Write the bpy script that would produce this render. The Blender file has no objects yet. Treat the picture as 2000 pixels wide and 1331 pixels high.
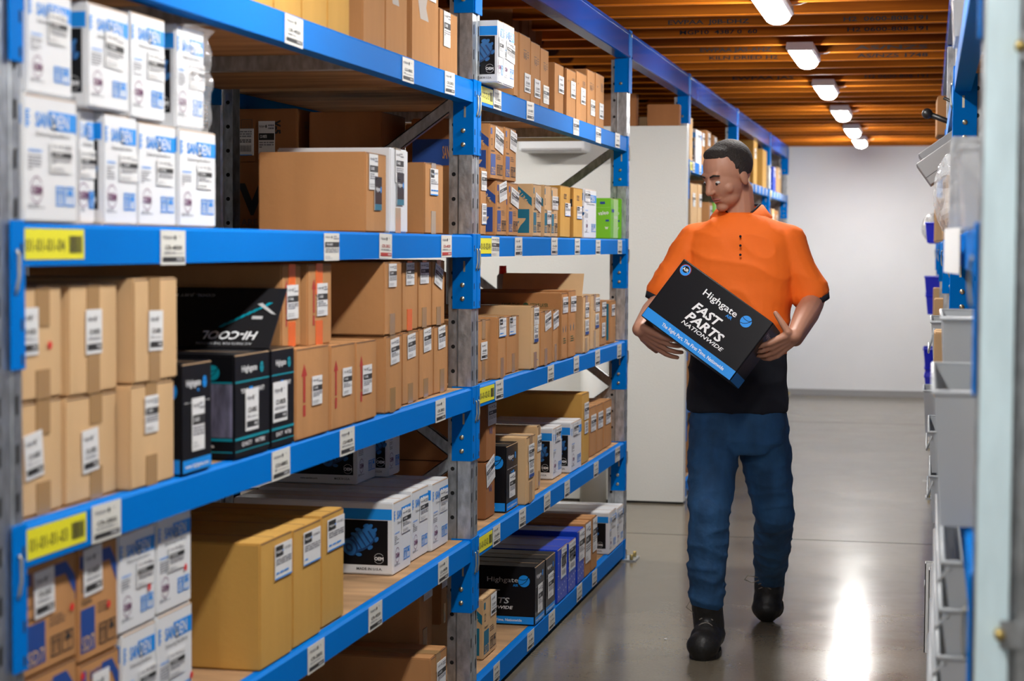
import bpy, bmesh, math, random
from mathutils import Vector, Matrix
random.seed(7)
S = bpy.context.scene
COL = S.collection
PI = math.pi

# ---------------------------------------------------------------- camera
F, YAW, PIT, ROLL, H = 3698.1, 0.216066, 0.0502338, -0.0056332, 1.45
def ray(x, y):
    u, v = (x - 1000) / F, (y - 665.5) / F
    c, s = math.cos(ROLL), math.sin(ROLL)
    u, v = c * u - s * v, s * u + c * v
    cp, sp = math.cos(PIT), math.sin(PIT)
    U, G = -v * cp - sp, cp - v * sp
    cy, sy = math.cos(YAW), math.sin(YAW)
    return Vector((u * cy - G * sy, G * cy + u * sy, U))
FW = ray(1000, 665.5)
RT = ray(1000 + F, 665.5) - FW
UP = ray(1000, 665.5 - F) - FW
cam_d = bpy.data.cameras.new('camera')
cam = bpy.data.objects.new('camera', cam_d); COL.objects.link(cam)
cam.matrix_world = Matrix(((RT.x, UP.x, -FW.x, 0), (RT.y, UP.y, -FW.y, 0), (RT.z, UP.z, -FW.z, H), (0, 0, 0, 1)))
cam_d.sensor_width = 36; cam_d.lens = 36 * F / 2000
cam_d.clip_start = 0.05; cam_d.clip_end = 100
cam_d.dof.use_dof = True; cam_d.dof.focus_distance = 6.3; cam_d.dof.aperture_fstop = 4.5
S.camera = cam
S.view_settings.view_transform = 'Standard'; S.view_settings.look = 'None'
S.view_settings.gamma = 1; S.view_settings.use_curve_mapping = False
S.view_settings.exposure = 1.42
LAMP = 40.0        # strength of the lamp diffusers
w = bpy.data.worlds.new('world'); S.world = w; w.use_nodes = True
w.node_tree.nodes['Background'].inputs[0].default_value = (0.80, 0.90, 1.0, 1)
w.node_tree.nodes['Background'].inputs[1].default_value = 0.04

def onX(x, y, X):
    r = ray(x, y); t = X / r.x; return Vector((X, r.y * t, H + r.z * t))
def onY(x, y, Y):
    r = ray(x, y); t = Y / r.y; return Vector((r.x * t, Y, H + r.z * t))
def onZ(x, y, z):
    r = ray(x, y); t = (z - H) / r.z; return Vector((r.x * t, r.y * t, z))
def Yat(x, X, z):                     # Y on the plane X at height z that a column of the photograph shows
    A = F * RT - (x - 1000) * FW
    return -(A.x * X + A.z * (z - H)) / A.y

XF = -1.3507                          # front plane of the racking along the left of the aisle
XB = 0.062                            # front plane of the racking along the right
ZL = {'A': 1.947, 'B': 1.480, 'C': 1.015, 'D': 0.548, 'E': 0.092}
FR = [2.62, 5.634, 8.625]             # frames of the two near bays

# ---------------------------------------------------------------- materials
MATS = {}
def mat(name, col, rough=0.5, metal=0.0, bump=None, var=None, emit=None, spec=0.5, coat=0, trans=0, alpha=1):
    if name in MATS: return MATS[name]
    m = bpy.data.materials.new(name); m.use_nodes = True; nt = m.node_tree; N = nt.nodes; L = nt.links
    b = N['Principled BSDF']
    b.inputs['Base Color'].default_value = (*col, 1); b.inputs['Roughness'].default_value = rough
    b.inputs['Metallic'].default_value = metal; b.inputs['Specular IOR Level'].default_value = spec
    b.inputs['Coat Weight'].default_value = coat; b.inputs['Transmission Weight'].default_value = trans
    b.inputs['Alpha'].default_value = alpha
    tc = N.new('ShaderNodeTexCoord')
    if var:      # (scale xyz, amount, detail)
        mp = N.new('ShaderNodeMapping'); mp.inputs['Scale'].default_value = var[0]
        L.new(tc.outputs['Object'], mp.inputs[0])
        n = N.new('ShaderNodeTexNoise'); n.inputs['Scale'].default_value = 1; n.inputs['Detail'].default_value = 5
        L.new(mp.outputs[0], n.inputs[0])
        r = N.new('ShaderNodeMapRange'); r.inputs[1].default_value = .3; r.inputs[2].default_value = .7
        r.inputs[3].default_value = 1 - var[1]; r.inputs[4].default_value = 1 + var[1] * .6
        L.new(n.outputs[0], r.inputs[0])
        mx = N.new('ShaderNodeVectorMath'); mx.operation = 'SCALE'; mx.inputs[0].default_value = col
        L.new(r.outputs[0], mx.inputs['Scale']); L.new(mx.outputs[0], b.inputs['Base Color'])
    if bump:     # (scale, strength)
        n2 = N.new('ShaderNodeTexNoise'); n2.inputs['Scale'].default_value = bump[0]; n2.inputs['Detail'].default_value = 3
        L.new(tc.outputs['Object'], n2.inputs[0])
        bp = N.new('ShaderNodeBump'); bp.inputs['Strength'].default_value = bump[1]; bp.inputs['Distance'].default_value = .01
        L.new(n2.outputs[0], bp.inputs['Height']); L.new(bp.outputs[0], b.inputs['Normal'])
    if emit:
        b.inputs['Emission Color'].default_value = (*emit[0], 1); b.inputs['Emission Strength'].default_value = emit[1]
    MATS[name] = m; return m
CARD = dict(rough=.8, spec=.08, bump=(35, .12))
mat('kraft', (.49, .245, .100), var=((9, 9, 2), .13, 0), **CARD)
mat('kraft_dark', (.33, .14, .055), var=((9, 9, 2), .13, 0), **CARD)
mat('kraft_light', (.64, .42, .22), var=((9, 9, 2), .10, 0), **CARD)
mat('kraft_gold', (.60, .34, .085), var=((9, 9, 2), .08, 0), **CARD)
mat('card_edge', (.55, .36, .20), .8)
mat('white_card', (.76, .77, .78), .45, spec=.3, bump=(12, .05))
mat('black_card', (.006, .006, .008), .32, spec=.2, bump=(10, .05))
mat('black_glossy', (.016, .016, .018), .25)
mat('blue_card', (.008, .055, .50), .35, spec=.2, bump=(12, .06))
mat('green_card', (.18, .55, .015), .4)
mat('lime_pale', (.45, .72, .25), .4)
mat('cyan_ink', (.0, .27, .80), .45)
mat('navy_ink', (.01, .06, .28), .5)
mat('teal_ink', (.0, .15, .24), .5)
mat('black_ink', (.02, .02, .02), .6)
mat('grey_ink', (.22, .22, .24), .6)
mat('purple_ink', (.16, .03, .12), .6)
mat('white_ink', (.85, .85, .85), .5)
mat('silver_ink', (.5, .5, .5), .4)
mat('red_ink', (.45, .03, .02), .6)
mat('red_dot', (.75, .02, .02), .5)
mat('ink_brown', (.16, .09, .05), .7)
mat('green_ink', (.03, .09, .03), .7)
mat('paper', (.76, .76, .75), .6, spec=.2)
mat('paper_warm', (.74, .73, .66), .5)
mat('yellow_label', (.86, .80, .02), .45)
mat('tape', (.42, .25, .11), .16, spec=.6)
mat('tape_clear', (.50, .40, .30), .12, spec=.7)
mat('tape_orange', (.85, .16, .03), .3)
mat('old_glue', (.42, .37, .32), .7)
mat('engine_blue', (.02, .14, .38), .35)
mat('engine_blue_dark', (.008, .05, .16), .35)
mat('engine_grey', (.22, .21, .30), .3, var=((60, 60, 12), .6, 0))
mat('aqua_ink', (.0, .30, .38), .35)
mat('rack_blue', (.0, .175, .62), .5, spec=.02, bump=(4, .06))
mat('rack_blue_gloss', (.0, .060, .36), .2, spec=.05)
mat('galvanised', (.50, .53, .55), .38, .85, var=((60, 60, 25), .35, 0), bump=(80, .08))
mat('galvanised_reflect', (.68, .86, .92), .45, .0, var=((30, 30, 8), .10, 0))  # near post zinc, its pale cyan reflection put into the base colour
mat('zinc', (.60, .56, .42), .35, .9)
mat('brass', (.55, .42, .15), .4, .8)
mat('hole', (.01, .01, .01), .9)
mat('particle_board', (.48, .29, .15), .75, spec=.1, var=((3, 14, 3), .35, 0))
mat('lamp_body', (.75, .75, .75), .4)
mat('lamp_glow', (1, 1, 1), .4, emit=((1.0, .98, .95), LAMP))
mat('lamp_glow_bright', (1, 1, 1), .4, emit=((1.0, .98, .95), LAMP * 1.3))
mat('lamp_glow_end', (1, 1, 1), .4, emit=((1.0, .98, .95), LAMP * 2.0))
mat('plaster', (.86, .87, .88), .8, var=((1.2, 1.2, 1.2), .04, 0))
mat('cabin_white', (.72, .72, .68), .55, bump=(120, .15))
mat('deck_ply', (.07, .02, .004), .8)
mat('joist_edge_lit', (.80, .24, .014), .7, spec=.08, var=((2, 30, 30), .25, 0))  # joist undersides, paler than the sides: light bounced off the floor, put into the colour
mat('clear_plastic', (.75, .78, .80), .12, alpha=.38, bump=(30, .6))
mat('frosted_plastic', (.50, .53, .55), .25, alpha=.80)
mat('plastic_blue', (.01, .02, .55), .3)
mat('plastic_grey', (.36, .36, .36), .4)
mat('plastic_black', (.01, .01, .01), .4)
mat('skin', (.50, .24, .15), .5, bump=(60, .05))
mat('hair', (.025, .018, .014), .7, bump=(180, .8))
mat('hivis', (1.0, .175, .008), .75, bump=(9, .55))
mat('navy_cloth', (.008, .010, .018), .9, bump=(9, .3))
mat('denim', (.018, .082, .20), .85, var=((14, 14, 5), .4, 0), bump=(16, .8))
mat('boot_leather', (.012, .011, .010), .5, bump=(40, .3))
mat('sole_tan', (.18, .10, .03), .6)
mat('lace', (.22, .19, .16), .7)
mat('eye_white', (.6, .6, .58), .2)
mat('lip', (.36, .12, .09), .5)

def wood_material():
    m = bpy.data.materials.new('joist_wood'); m.use_nodes = True; N = m.node_tree.nodes; L = m.node_tree.links
    b = N['Principled BSDF']; b.inputs['Roughness'].default_value = .7; b.inputs['Specular IOR Level'].default_value = .08
    tc = N.new('ShaderNodeTexCoord'); mp = N.new('ShaderNodeMapping'); mp.inputs['Scale'].default_value = (.7, 9, 14)
    L.new(tc.outputs['Object'], mp.inputs[0])
    n = N.new('ShaderNodeTexNoise'); n.inputs['Scale'].default_value = 1.6; n.inputs['Detail'].default_value = 4; n.inputs['Distortion'].default_value = .4
    L.new(mp.outputs[0], n.inputs[0])
    cr = N.new('ShaderNodeValToRGB'); e = cr.color_ramp.elements
    e[0].position = .3; e[0].color = (.16, .030, .002, 1); e[1].position = .7; e[1].color = (.46, .125, .009, 1)
    L.new(n.outputs[0], cr.inputs[0])
    k = N.new('ShaderNodeTexNoise'); k.inputs['Scale'].default_value = 5.5; k.inputs['Detail'].default_value = 1
    L.new(tc.outputs['Object'], k.inputs[0])
    kr = N.new('ShaderNodeValToRGB'); kr.color_ramp.elements[0].position = .70; kr.color_ramp.elements[0].color = (1, 1, 1, 1)
    kr.color_ramp.elements[1].position = .74; kr.color_ramp.elements[1].color = (.12, .08, .05, 1)
    L.new(k.outputs[0], kr.inputs[0])
    mx = N.new('ShaderNodeMix'); mx.data_type = 'RGBA'; mx.blend_type = 'MULTIPLY'; mx.inputs[0].default_value = 1
    L.new(cr.outputs[0], mx.inputs[6]); L.new(kr.outputs[0], mx.inputs[7]); oi = N.new('ShaderNodeObjectInfo'); mr = N.new('ShaderNodeMapRange'); mr.inputs[3].default_value = .38; mr.inputs[4].default_value = 1.25
    L.new(oi.outputs['Random'], mr.inputs[0]); sv = N.new('ShaderNodeVectorMath'); sv.operation = 'SCALE'
    L.new(mx.outputs[2], sv.inputs[0]); L.new(mr.outputs[0], sv.inputs['Scale']); L.new(sv.outputs[0], b.inputs['Base Color'])
    MATS['joist_wood'] = m
wood_material()
def floor_material():
    m = bpy.data.materials.new('polished_concrete'); m.use_nodes = True; N = m.node_tree.nodes; L = m.node_tree.links
    b = N['Principled BSDF']; b.inputs['Specular IOR Level'].default_value = .38
    tc = N.new('ShaderNodeTexCoord')
    n = N.new('ShaderNodeTexNoise'); n.inputs['Scale'].default_value = 1.4; n.inputs['Detail'].default_value = 8; n.inputs['Roughness'].default_value = .65
    L.new(tc.outputs['Object'], n.inputs[0])
    cr = N.new('ShaderNodeValToRGB'); e = cr.color_ramp.elements
    e[0].position = .3; e[0].color = (.135, .112, .078, 1); e[1].position = .72; e[1].color = (.225, .190, .138, 1)
    L.new(n.outputs[0], cr.inputs[0])
    g = N.new('ShaderNodeTexNoise'); g.inputs['Scale'].default_value = 90; g.inputs['Detail'].default_value = 2
    L.new(tc.outputs['Object'], g.inputs[0])
    gr = N.new('ShaderNodeMapRange'); gr.inputs[1].default_value = .3; gr.inputs[2].default_value = .7; gr.inputs[3].default_value = .92; gr.inputs[4].default_value = 1.06
    L.new(g.outputs[0], gr.inputs[0])
    sc = N.new('ShaderNodeVectorMath'); sc.operation = 'SCALE'; L.new(cr.outputs[0], sc.inputs[0]); L.new(gr.outputs[0], sc.inputs['Scale'])
    L.new(sc.outputs[0], b.inputs['Base Color'])
    rr = N.new('ShaderNodeMapRange'); rr.inputs[3].default_value = .10; rr.inputs[4].default_value = .24
    L.new(n.outputs[0], rr.inputs[0]); L.new(rr.outputs[0], b.inputs['Roughness'])
    n3 = N.new('ShaderNodeTexNoise'); n3.inputs['Scale'].default_value = 3.5; L.new(tc.outputs['Object'], n3.inputs[0])
    bp = N.new('ShaderNodeBump'); bp.inputs['Strength'].default_value = .05; bp.inputs['Distance'].default_value = .02
    L.new(n3.outputs[0], bp.inputs['Height']); L.new(bp.outputs[0], b.inputs['Normal'])
    MATS['polished_concrete'] = m
floor_material()

# ---------------------------------------------------------------- mesh collecting
class MB:
    def __init__(s): s.v, s.f, s.m, s.names, s.smooth = [], [], [], [], []
    def mi(s, n):
        if n not in s.names: s.names.append(n)
        return s.names.index(n)
    def add(s, vs, fs, m, smooth=False):
        o = len(s.v); s.v += [Vector(p) for p in vs]; k = s.mi(m)
        for f in fs: s.f.append([i + o for i in f]); s.m.append(k); s.smooth.append(smooth)
    def box(s, a, b, m, M=None):
        x0, y0, z0 = a; x1, y1, z1 = b
        vs = [Vector(p) for p in ((x0,y0,z0),(x1,y0,z0),(x1,y1,z0),(x0,y1,z0),(x0,y0,z1),(x1,y0,z1),(x1,y1,z1),(x0,y1,z1))]
        if M: vs = [M @ p for p in vs]
        s.add(vs, [(0,3,2,1),(4,5,6,7),(0,1,5,4),(1,2,6,5),(2,3,7,6),(3,0,4,7)], m)
    def rbox(s, a, b, m, r=.004, M=None):       # box with chamfered edges
        c = [(a[i] + b[i]) / 2 for i in range(3)]; hh = [(b[i] - a[i]) / 2 for i in range(3)]
        bm = bmesh.new(); bmesh.ops.create_cube(bm, size=2)
        for v in bm.verts: v.co = Vector((c[0] + v.co.x * hh[0], c[1] + v.co.y * hh[1], c[2] + v.co.z * hh[2]))
        bmesh.ops.bevel(bm, geom=bm.edges[:], offset=min(r, min(hh) * .9), segments=2, affect='EDGES', profile=.5)
        bm.verts.index_update()
        s.add([(M @ v.co if M else v.co.copy()) for v in bm.verts], [[v.index for v in f.verts] for f in bm.faces], m); bm.free()
    def prism(s, poly, z0, z1, m, axis='z', M=None):     # poly in the plane across axis
        n = len(poly)
        def p(a, b, c): return Vector((a, b, c)) if axis == 'z' else (Vector((a, c, b)) if axis == 'y' else Vector((c, a, b)))
        vs = [p(a, b, z0) for a, b in poly] + [p(a, b, z1) for a, b in poly]
        if M: vs = [M @ q for q in vs]
        s.add(vs, [list(range(n))[::-1], list(range(n, 2 * n))] + [[i, (i + 1) % n, n + (i + 1) % n, n + i] for i in range(n)], m)
    def tube(s, pts, r, m, seg=8, cap=True):
        pts = [Vector(p) for p in pts]; rs = r if isinstance(r, (list, tuple)) else [r] * len(pts)
        o = []; up = Vector((0, 0, 1))
        for i, p in enumerate(pts):
            d = (pts[min(i + 1, len(pts) - 1)] - pts[max(i - 1, 0)]).normalized()
            a = d.cross(up if abs(d.z) < .95 else Vector((1, 0, 0))).normalized(); b = d.cross(a)
            o += [p + (a * math.cos(t * 2 * PI / seg) + b * math.sin(t * 2 * PI / seg)) * rs[i] for t in range(seg)]
        n = len(pts)
        fs = [[i * seg + t, i * seg + (t + 1) % seg, (i + 1) * seg + (t + 1) % seg, (i + 1) * seg + t] for i in range(n - 1) for t in range(seg)]
        if cap: fs += [list(range(seg))[::-1], list(range((n - 1) * seg, n * seg))]
        s.add(o, fs, m, True)
    def ball(s, c, r, m, M=None, seg=14, rings=10):
        c = Vector(c); r = (r, r, r) if not isinstance(r, (tuple, list)) else r
        vs = []
        for i in range(1, rings):
            t = PI * i / rings
            for j in range(seg):
                q = 2 * PI * j / seg; vs.append(Vector((math.sin(t) * math.cos(q) * r[0], math.sin(t) * math.sin(q) * r[1], math.cos(t) * r[2])))
        vs += [Vector((0, 0, r[2])), Vector((0, 0, -r[2]))]
        fs = [[i * seg + j, (i + 1) * seg + j, (i + 1) * seg + (j + 1) % seg, i * seg + (j + 1) % seg] for i in range(rings - 2) for j in range(seg)]
        a, b = len(vs) - 2, len(vs) - 1
        fs += [[a, j, (j + 1) % seg] for j in range(seg)] + [[b, (rings - 2) * seg + (j + 1) % seg, (rings - 2) * seg + j] for j in range(seg)]
        s.add([(c + (M @ v if M else v)) for v in vs], fs, m, True)
    def capsule(s, a, b, ra, rb, m='skin', seg=14):
        a, b = Vector(a), Vector(b); d = b - a; L = d.length; d = d.normalized()
        pts, rs = [], []
        for t in (80, 60, 40, 20): pts.append(a - d * ra * math.sin(math.radians(t))); rs.append(ra * math.cos(math.radians(t)))
        for k in range(5): pts.append(a + d * L * k / 4); rs.append(ra + (rb - ra) * k / 4)
        for t in (20, 40, 60, 80): pts.append(b + d * rb * math.sin(math.radians(t))); rs.append(rb * math.cos(math.radians(t)))
        s.tube(pts, rs, m, seg)
    def loft(s, rings, m, seg=28, power=2.4):     # rings: (centre, rx, ry, turn about z)
        o = []
        for c, rx, ry, tw in rings:
            for j in range(seg):
                q = 2 * PI * j / seg; cx, cy = math.cos(q), math.sin(q)
                px = rx * math.copysign(abs(cx) ** (2 / power), cx); py = ry * math.copysign(abs(cy) ** (2 / power), cy)
                o.append(Vector(c) + Vector((px * math.cos(tw) - py * math.sin(tw), px * math.sin(tw) + py * math.cos(tw), 0)))
        n = len(rings)
        s.add(o, [[i * seg + t, i * seg + (t + 1) % seg, (i + 1) * seg + (t + 1) % seg, (i + 1) * seg + t] for i in range(n - 1) for t in range(seg)]
              + [list(range(seg))[::-1], list(range((n - 1) * seg, n * seg))], m, True)
    def mesh(s, name):
        me = bpy.data.meshes.new(name); me.from_pydata([tuple(p) for p in s.v], [], s.f)
        for n in s.names: me.materials.append(MATS[n])
        me.polygons.foreach_set('material_index', s.m); me.polygons.foreach_set('use_smooth', s.smooth)
        me.update(); return me
    def build(s, name, parent=None, loc=(0, 0, 0)):
        return put(name, s.mesh(name), parent, loc)
def put(name, me, parent=None, loc=(0, 0, 0)):
    o = bpy.data.objects.new(name, me); COL.objects.link(o); o.location = loc
    if parent: o.parent = parent
    return o
def tag(o, label=None, cat=None, group=None, kind=None):
    if label: o['label'] = label
    if cat: o['category'] = cat
    if group: o['group'] = group
    if kind: o['kind'] = kind
    return o
def thing(name, label, cat, loc=(0, 0, 0), group=None, rz=0):
    o = bpy.data.objects.new(name, None); COL.objects.link(o); o.location = loc; o.rotation_euler = (0, 0, rz)
    o.empty_display_size = .05
    return tag(o, label, cat, group)

# ---------------------------------------------------------------- printed matter (shapes laid on a face)
TXT = {}
def text_shape(st, bold=0.0, shear=0.0):
    k = (st, bold, shear)
    if k not in TXT:
        cu = bpy.data.curves.new('t', 'FONT'); cu.body = st; cu.offset = bold; cu.shear = shear; cu.resolution_u = 2
        ob = bpy.data.objects.new('t', cu); COL.objects.link(ob)
        me = ob.to_mesh(); vs = [(v.co.x, v.co.y) for v in me.vertices]; fs = [list(p.vertices) for p in me.polygons]
        ob.to_mesh_clear(); bpy.data.objects.remove(ob); bpy.data.curves.remove(cu)
        if vs:
            x0 = min(a for a, b in vs); x1 = max(a for a, b in vs); y0 = min(b for a, b in vs); y1 = max(b for a, b in vs)
        else: x0 = y0 = 0; x1 = y1 = 1
        TXT[k] = ([(a - x0, b) for a, b in vs], fs, x1 - x0, y0, y1)
    return TXT[k]
class Face:
    """draws on one face of a box: O its lower left corner, U along its width, V up it, N out of it"""
    def __init__(s, mb, O, U, V, N, w, h): s.mb, s.O, s.U, s.V, s.N, s.w, s.h = mb, Vector(O), Vector(U), Vector(V), Vector(N), w, h
    def P(s, u, v, l): return s.O + s.U * (u * s.w) + s.V * (v * s.h) + s.N * (.0004 * l)
    def poly(s, pts, m, l=1): s.mb.add([s.P(u, v, l) for u, v in pts], [list(range(len(pts)))], m)
    def rect(s, u0, v0, u1, v1, m, l=1): s.poly([(u0, v0), (u1, v0), (u1, v1), (u0, v1)], m, l)
    def disc(s, u, v, r, m, l=1, n=18, squash=1):       # r in metres
        s.poly([(u + r * squash * math.cos(t * 2 * PI / n) / s.w, v + r * math.sin(t * 2 * PI / n) / s.h) for t in range(n)], m, l)
    def frame(s, u0, v0, u1, v1, t, m, l=1):            # t in metres
        a, b = t / s.w, t / s.h
        s.rect(u0, v0, u1, v0 + b, m, l); s.rect(u0, v1 - b, u1, v1, m, l); s.rect(u0, v0, u0 + a, v1, m, l); s.rect(u1 - a, v0, u1, v1, m, l)
    def text(s, st, u, v, hgt, m, l=2, width=None, bold=.015, shear=0, rot=0, mid=False):   # hgt, width as shares of h, w
        vs, fs, tw, y0, y1 = text_shape(st, bold, shear)
        k = hgt * s.h / .70; kx = k if width is None else width * s.w / tw
        c, n = math.cos(rot), math.sin(rot); off = -tw * kx / 2 if mid else 0
        out = []
        for a, b in vs:
            a, b = a * kx + off, b * k
            out.append(s.O + s.U * (u * s.w + a * c - b * n) + s.V * (v * s.h + a * n + b * c) + s.N * (.0004 * l))
        s.mb.add(out, fs, m)
    def lines(s, u0, v0, u1, v1, n, m, l=1, seed=0):    # a block of small print as bars
        rr = random.Random(seed + n)
        for i in range(n):
            a = v1 - (v1 - v0) * (i + .15) / n; b = v1 - (v1 - v0) * (i + .65) / n
            u = u0
            while u < u1 - .01:
                e = min(u1, u + (u1 - u0) * rr.uniform(.12, .4)); s.rect(u, b, e, a, m, l); u = e + (u1 - u0) * .05
                if rr.random() < .12: break

def sticker_mesh(kind, key):
    """a small self adhesive label, 1 x 1, facing +Z locally in U, V"""
    mb = MB(); f = Face(mb, (0, 0, 0), (1, 0, 0), (0, 1, 0), (0, 0, 1), 1, 1)
    rr = random.Random(key)
    base = 'paper_warm' if kind in ('bin', 'bin_red', 'bin_mid') else 'paper'
    mb.box((0, 0, -.0005), (1, 1, .0005), base); f.O.z = .0006
    num = rr.choice(['CO-8802', 'COR-1412', 'CR-2802', 'CO-9807B', 'COR-2776', 'CX-1550', 'CR-4020', 'CO-1178'])
    if kind in ('bin', 'bin_red', 'big'):
        bar = 'red_ink' if kind == 'bin_red' else 'black_ink'
        f.text('Highgate', .08, .76, .09, 'grey_ink', 2, width=.40)
        f.disc(.56, .80, .055, 'black_ink', 2, squash=.8); f.rect(.54, .72, .58, .76, 'black_ink', 2)
        f.text(num, .16, .44, .12, 'black_ink' if kind != 'bin_red' else 'red_ink', 2, width=.68)
        f.lines(.12, .31, .88, .38, 2, 'grey_ink', 2, key)
        f.rect(.06, .09, .94, .23, bar, 2); f.text('SHELF', .62, .125, .07, 'white_ink', 3, width=.26)
        f.text('#', .72, .8, .06, 'grey_ink', 2)
    elif kind in ('ship', 'bin_mid'):
        f.text('Highgate', .05, .84, .06, 'grey_ink', 2, width=.34)
        f.disc(.47, .86, .045, 'black_ink', 2, squash=.8)
        f.lines(.6, .76, .95, .92, 2, 'grey_ink', 2, key)
        f.rect(.03, .50, .97, .68, 'black_ink', 2); f.text(num, .10, .555, .08, 'white_ink', 3, width=.42)
        f.lines(.06, .28, .94, .46, 3, 'grey_ink', 2, key + 3)
        f.lines(.06, .05, .6, .18, 2, 'silver_ink', 2, key + 5)
    elif kind == 'parts':
        f.rect(.03, .66, .45, .96, 'black_ink', 2); f.text('Highgate', .06, .77, .07, 'white_ink', 3, width=.34)
        f.disc(.41, .80, .03, 'cyan_ink', 4); f.text(num, .52, .8, .07, 'grey_ink', 2, width=.4)
        f.lines(.05, .40, .95, .60, 3, 'grey_ink', 2, key); f.lines(.05, .12, .95, .22, 1, 'cyan_ink', 2, key); f.rect(0, 0, 1, .04, 'cyan_ink', 1)
    elif kind == 'dark':
        f.rect(0, .18, 1, 1, 'black_glossy', 2); f.rect(0, 0, 1, .18, 'teal_ink', 2)
        f.text('Highgate', .08, .58, .12, 'white_ink', 3, width=.66); f.disc(.86, .62, .10, 'cyan_ink', 3, squash=.8)
    elif kind == 'code':
        f.lines(.12, .66, .88, .92, 3, 'grey_ink', 2, key); f.lines(.15, .46, .85, .60, 2, 'black_ink', 2, key + 9)
        for i in range(16):
            a = .12 + i * .048; f.rect(a, .14, a + rr.uniform(.012, .034), .38, 'grey_ink', 2)
        f.rect(.1, .0, .9, .03, 'cyan_ink', 2)
    elif kind == 'blueend':
        f.lines(.1, .55, .9, .92, 4, 'grey_ink', 2, key); f.rect(.12, .26, .88, .44, 'grey_ink', 2); f.rect(0, 0, 1, .2, 'navy_ink', 2)
    return mb.mesh('label_' + kind)
STK = {}
def sticker(kind, key=None):
    key = random.randrange(5) if key is None else key
    if (kind, key) not in STK: STK[(kind, key)] = sticker_mesh(kind, key)
    return STK[(kind, key)]
FACE_X = Matrix(((0, 0, 1), (1, 0, 0), (0, 1, 0)))      # U->+Y V->+Z N->+X
FACE_Y = Matrix(((1, 0, 0), (0, 0, -1), (0, 1, 0)))     # U->+X V->+Z N->-Y
def stick(parent, kind, face, O, w, h, rot=0, name='shipping_label', key=None, label=None):
    o = put(name, sticker(kind, key), parent)
    R = (FACE_X if face == 'X' else FACE_Y).to_4x4()
    n = Vector((1, 0, 0)) if face == 'X' else Vector((0, -1, 0))
    o.matrix_local = Matrix.Translation(Vector(O) + n * .0016) @ R @ Matrix.Rotation(rot, 4, 'Z') @ Matrix.Diagonal((w, h, 1, 1))
    if label: o['label'] = label
    return o

# ---------------------------------------------------------------- carton prints
def logo_ball(f, u, v, r, m='cyan_ink', dark='black_card', l=2):
    f.disc(u, v, r, m, l, 28)
    def arc(pts):
        for (a, b), (c, d) in zip(pts, pts[1:]):
            dx, dy = c - a, d - b; L = math.hypot(dx, dy); nx, ny = -dy / L * .045, dx / L * .045
            f.poly([(u + r * x / f.w, v + r * y / f.h) for x, y in ((a - nx, b - ny), (c - nx, d - ny), (c + nx, d + ny), (a + nx, b + ny))], dark, l + 1)
    arc([(-.95, .38), (-.5, .22), (0, .2), (.45, .32), (.8, .62)])
    arc([(-.75, -.65), (-.2, -.5), (.3, -.1), (.62, .3), (.72, .72)])
def pictos(f, u0, v0, u1, v1, m, l=2):
    mid = (u0 + u1) / 2; g = (u1 - u0) * .03; t = .0025
    f.frame(u0, v0, mid - g, v1, t, m, l); f.frame(mid + g, v0, u1, v1, t, m, l)
    hh = v1 - v0
    for k in (.3, .7):
        x = u0 + (mid - g - u0) * k; a = (mid - u0) * .06
        f.rect(x - a, v0 + hh * .15, x + a, v0 + hh * .7, m, l); f.poly([(x - a * 2.6, v0 + hh * .66), (x + a * 2.6, v0 + hh * .66), (x, v0 + hh * .9)], m, l)
    x = (mid + g + u1) / 2; a = (u1 - mid) * .30
    f.poly([(x - a, v0 + hh * .55), (x + a, v0 + hh * .55), (x + a * .6, v0 + hh * .8), (x, v0 + hh * .92), (x - a * .6, v0 + hh * .8)], m, l)
    f.rect(x - a * .12, v0 + hh * .12, x + a * .12, v0 + hh * .55, m, l)
def oem(f, u, v, r, ring, ink, l=2):
    n = 24
    for t in range(n):
        if t in (0, 1, 11, 12, 13, 23): continue
        a, b = t * 2 * PI / n, (t + 1) * 2 * PI / n
        f.poly([(u + q * r * math.cos(k) / f.w, v + q * r * math.sin(k) / f.h) for k, q in ((a, .92), (b, .92), (b, 1), (a, 1))], ring, l)
    f.text('OEM', u, v - r * .33 / f.h, .62 * r / f.h, ink, l + 1, bold=.03, mid=True)
def engine(f, u, v, s, l=3):                     # printed picture of a compressor, blue
    def P(pts, m, k): f.poly([(u + a * s / f.w, v + b * s / f.h) for a, b in pts], m, k)
    def E(a, b, rx, ry, m, k, rot=.6, n=20):
        P([(a + rx * math.cos(t * 2 * PI / n) * math.cos(rot) - ry * math.sin(t * 2 * PI / n) * math.sin(rot),
            b + rx * math.cos(t * 2 * PI / n) * math.sin(rot) + ry * math.sin(t * 2 * PI / n) * math.cos(rot)) for t in range(n)], m, k)
    E(.1, .05, .95, .55, 'engine_blue_dark', l); E(.15, .1, .85, .45, 'engine_blue', l + 1)
    for a in (-.15, .1, .35, .6): E(a, a * .62 + .02, .05, .5, 'engine_blue_dark', l + 2)
    E(-.55, -.35, .42, .52, 'engine_blue_dark', l + 3); E(-.6, -.38, .36, .46, 'engine_blue', l + 4); E(-.6, -.38, .2, .26, 'engine_blue_dark', l + 5); E(-.6, -.38, .1, .13, 'engine_blue', l + 6)
    for a, b in ((-.1, .62), (.35, .85), (.85, .6), (.95, .1), (.6, -.35), (-.05, -.75), (-.35, .35)): E(a, b, .17, .10, 'engine_blue', l + 2, rot=a)
    E(.45, .72, .35, .14, 'engine_blue', l + 3)

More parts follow.
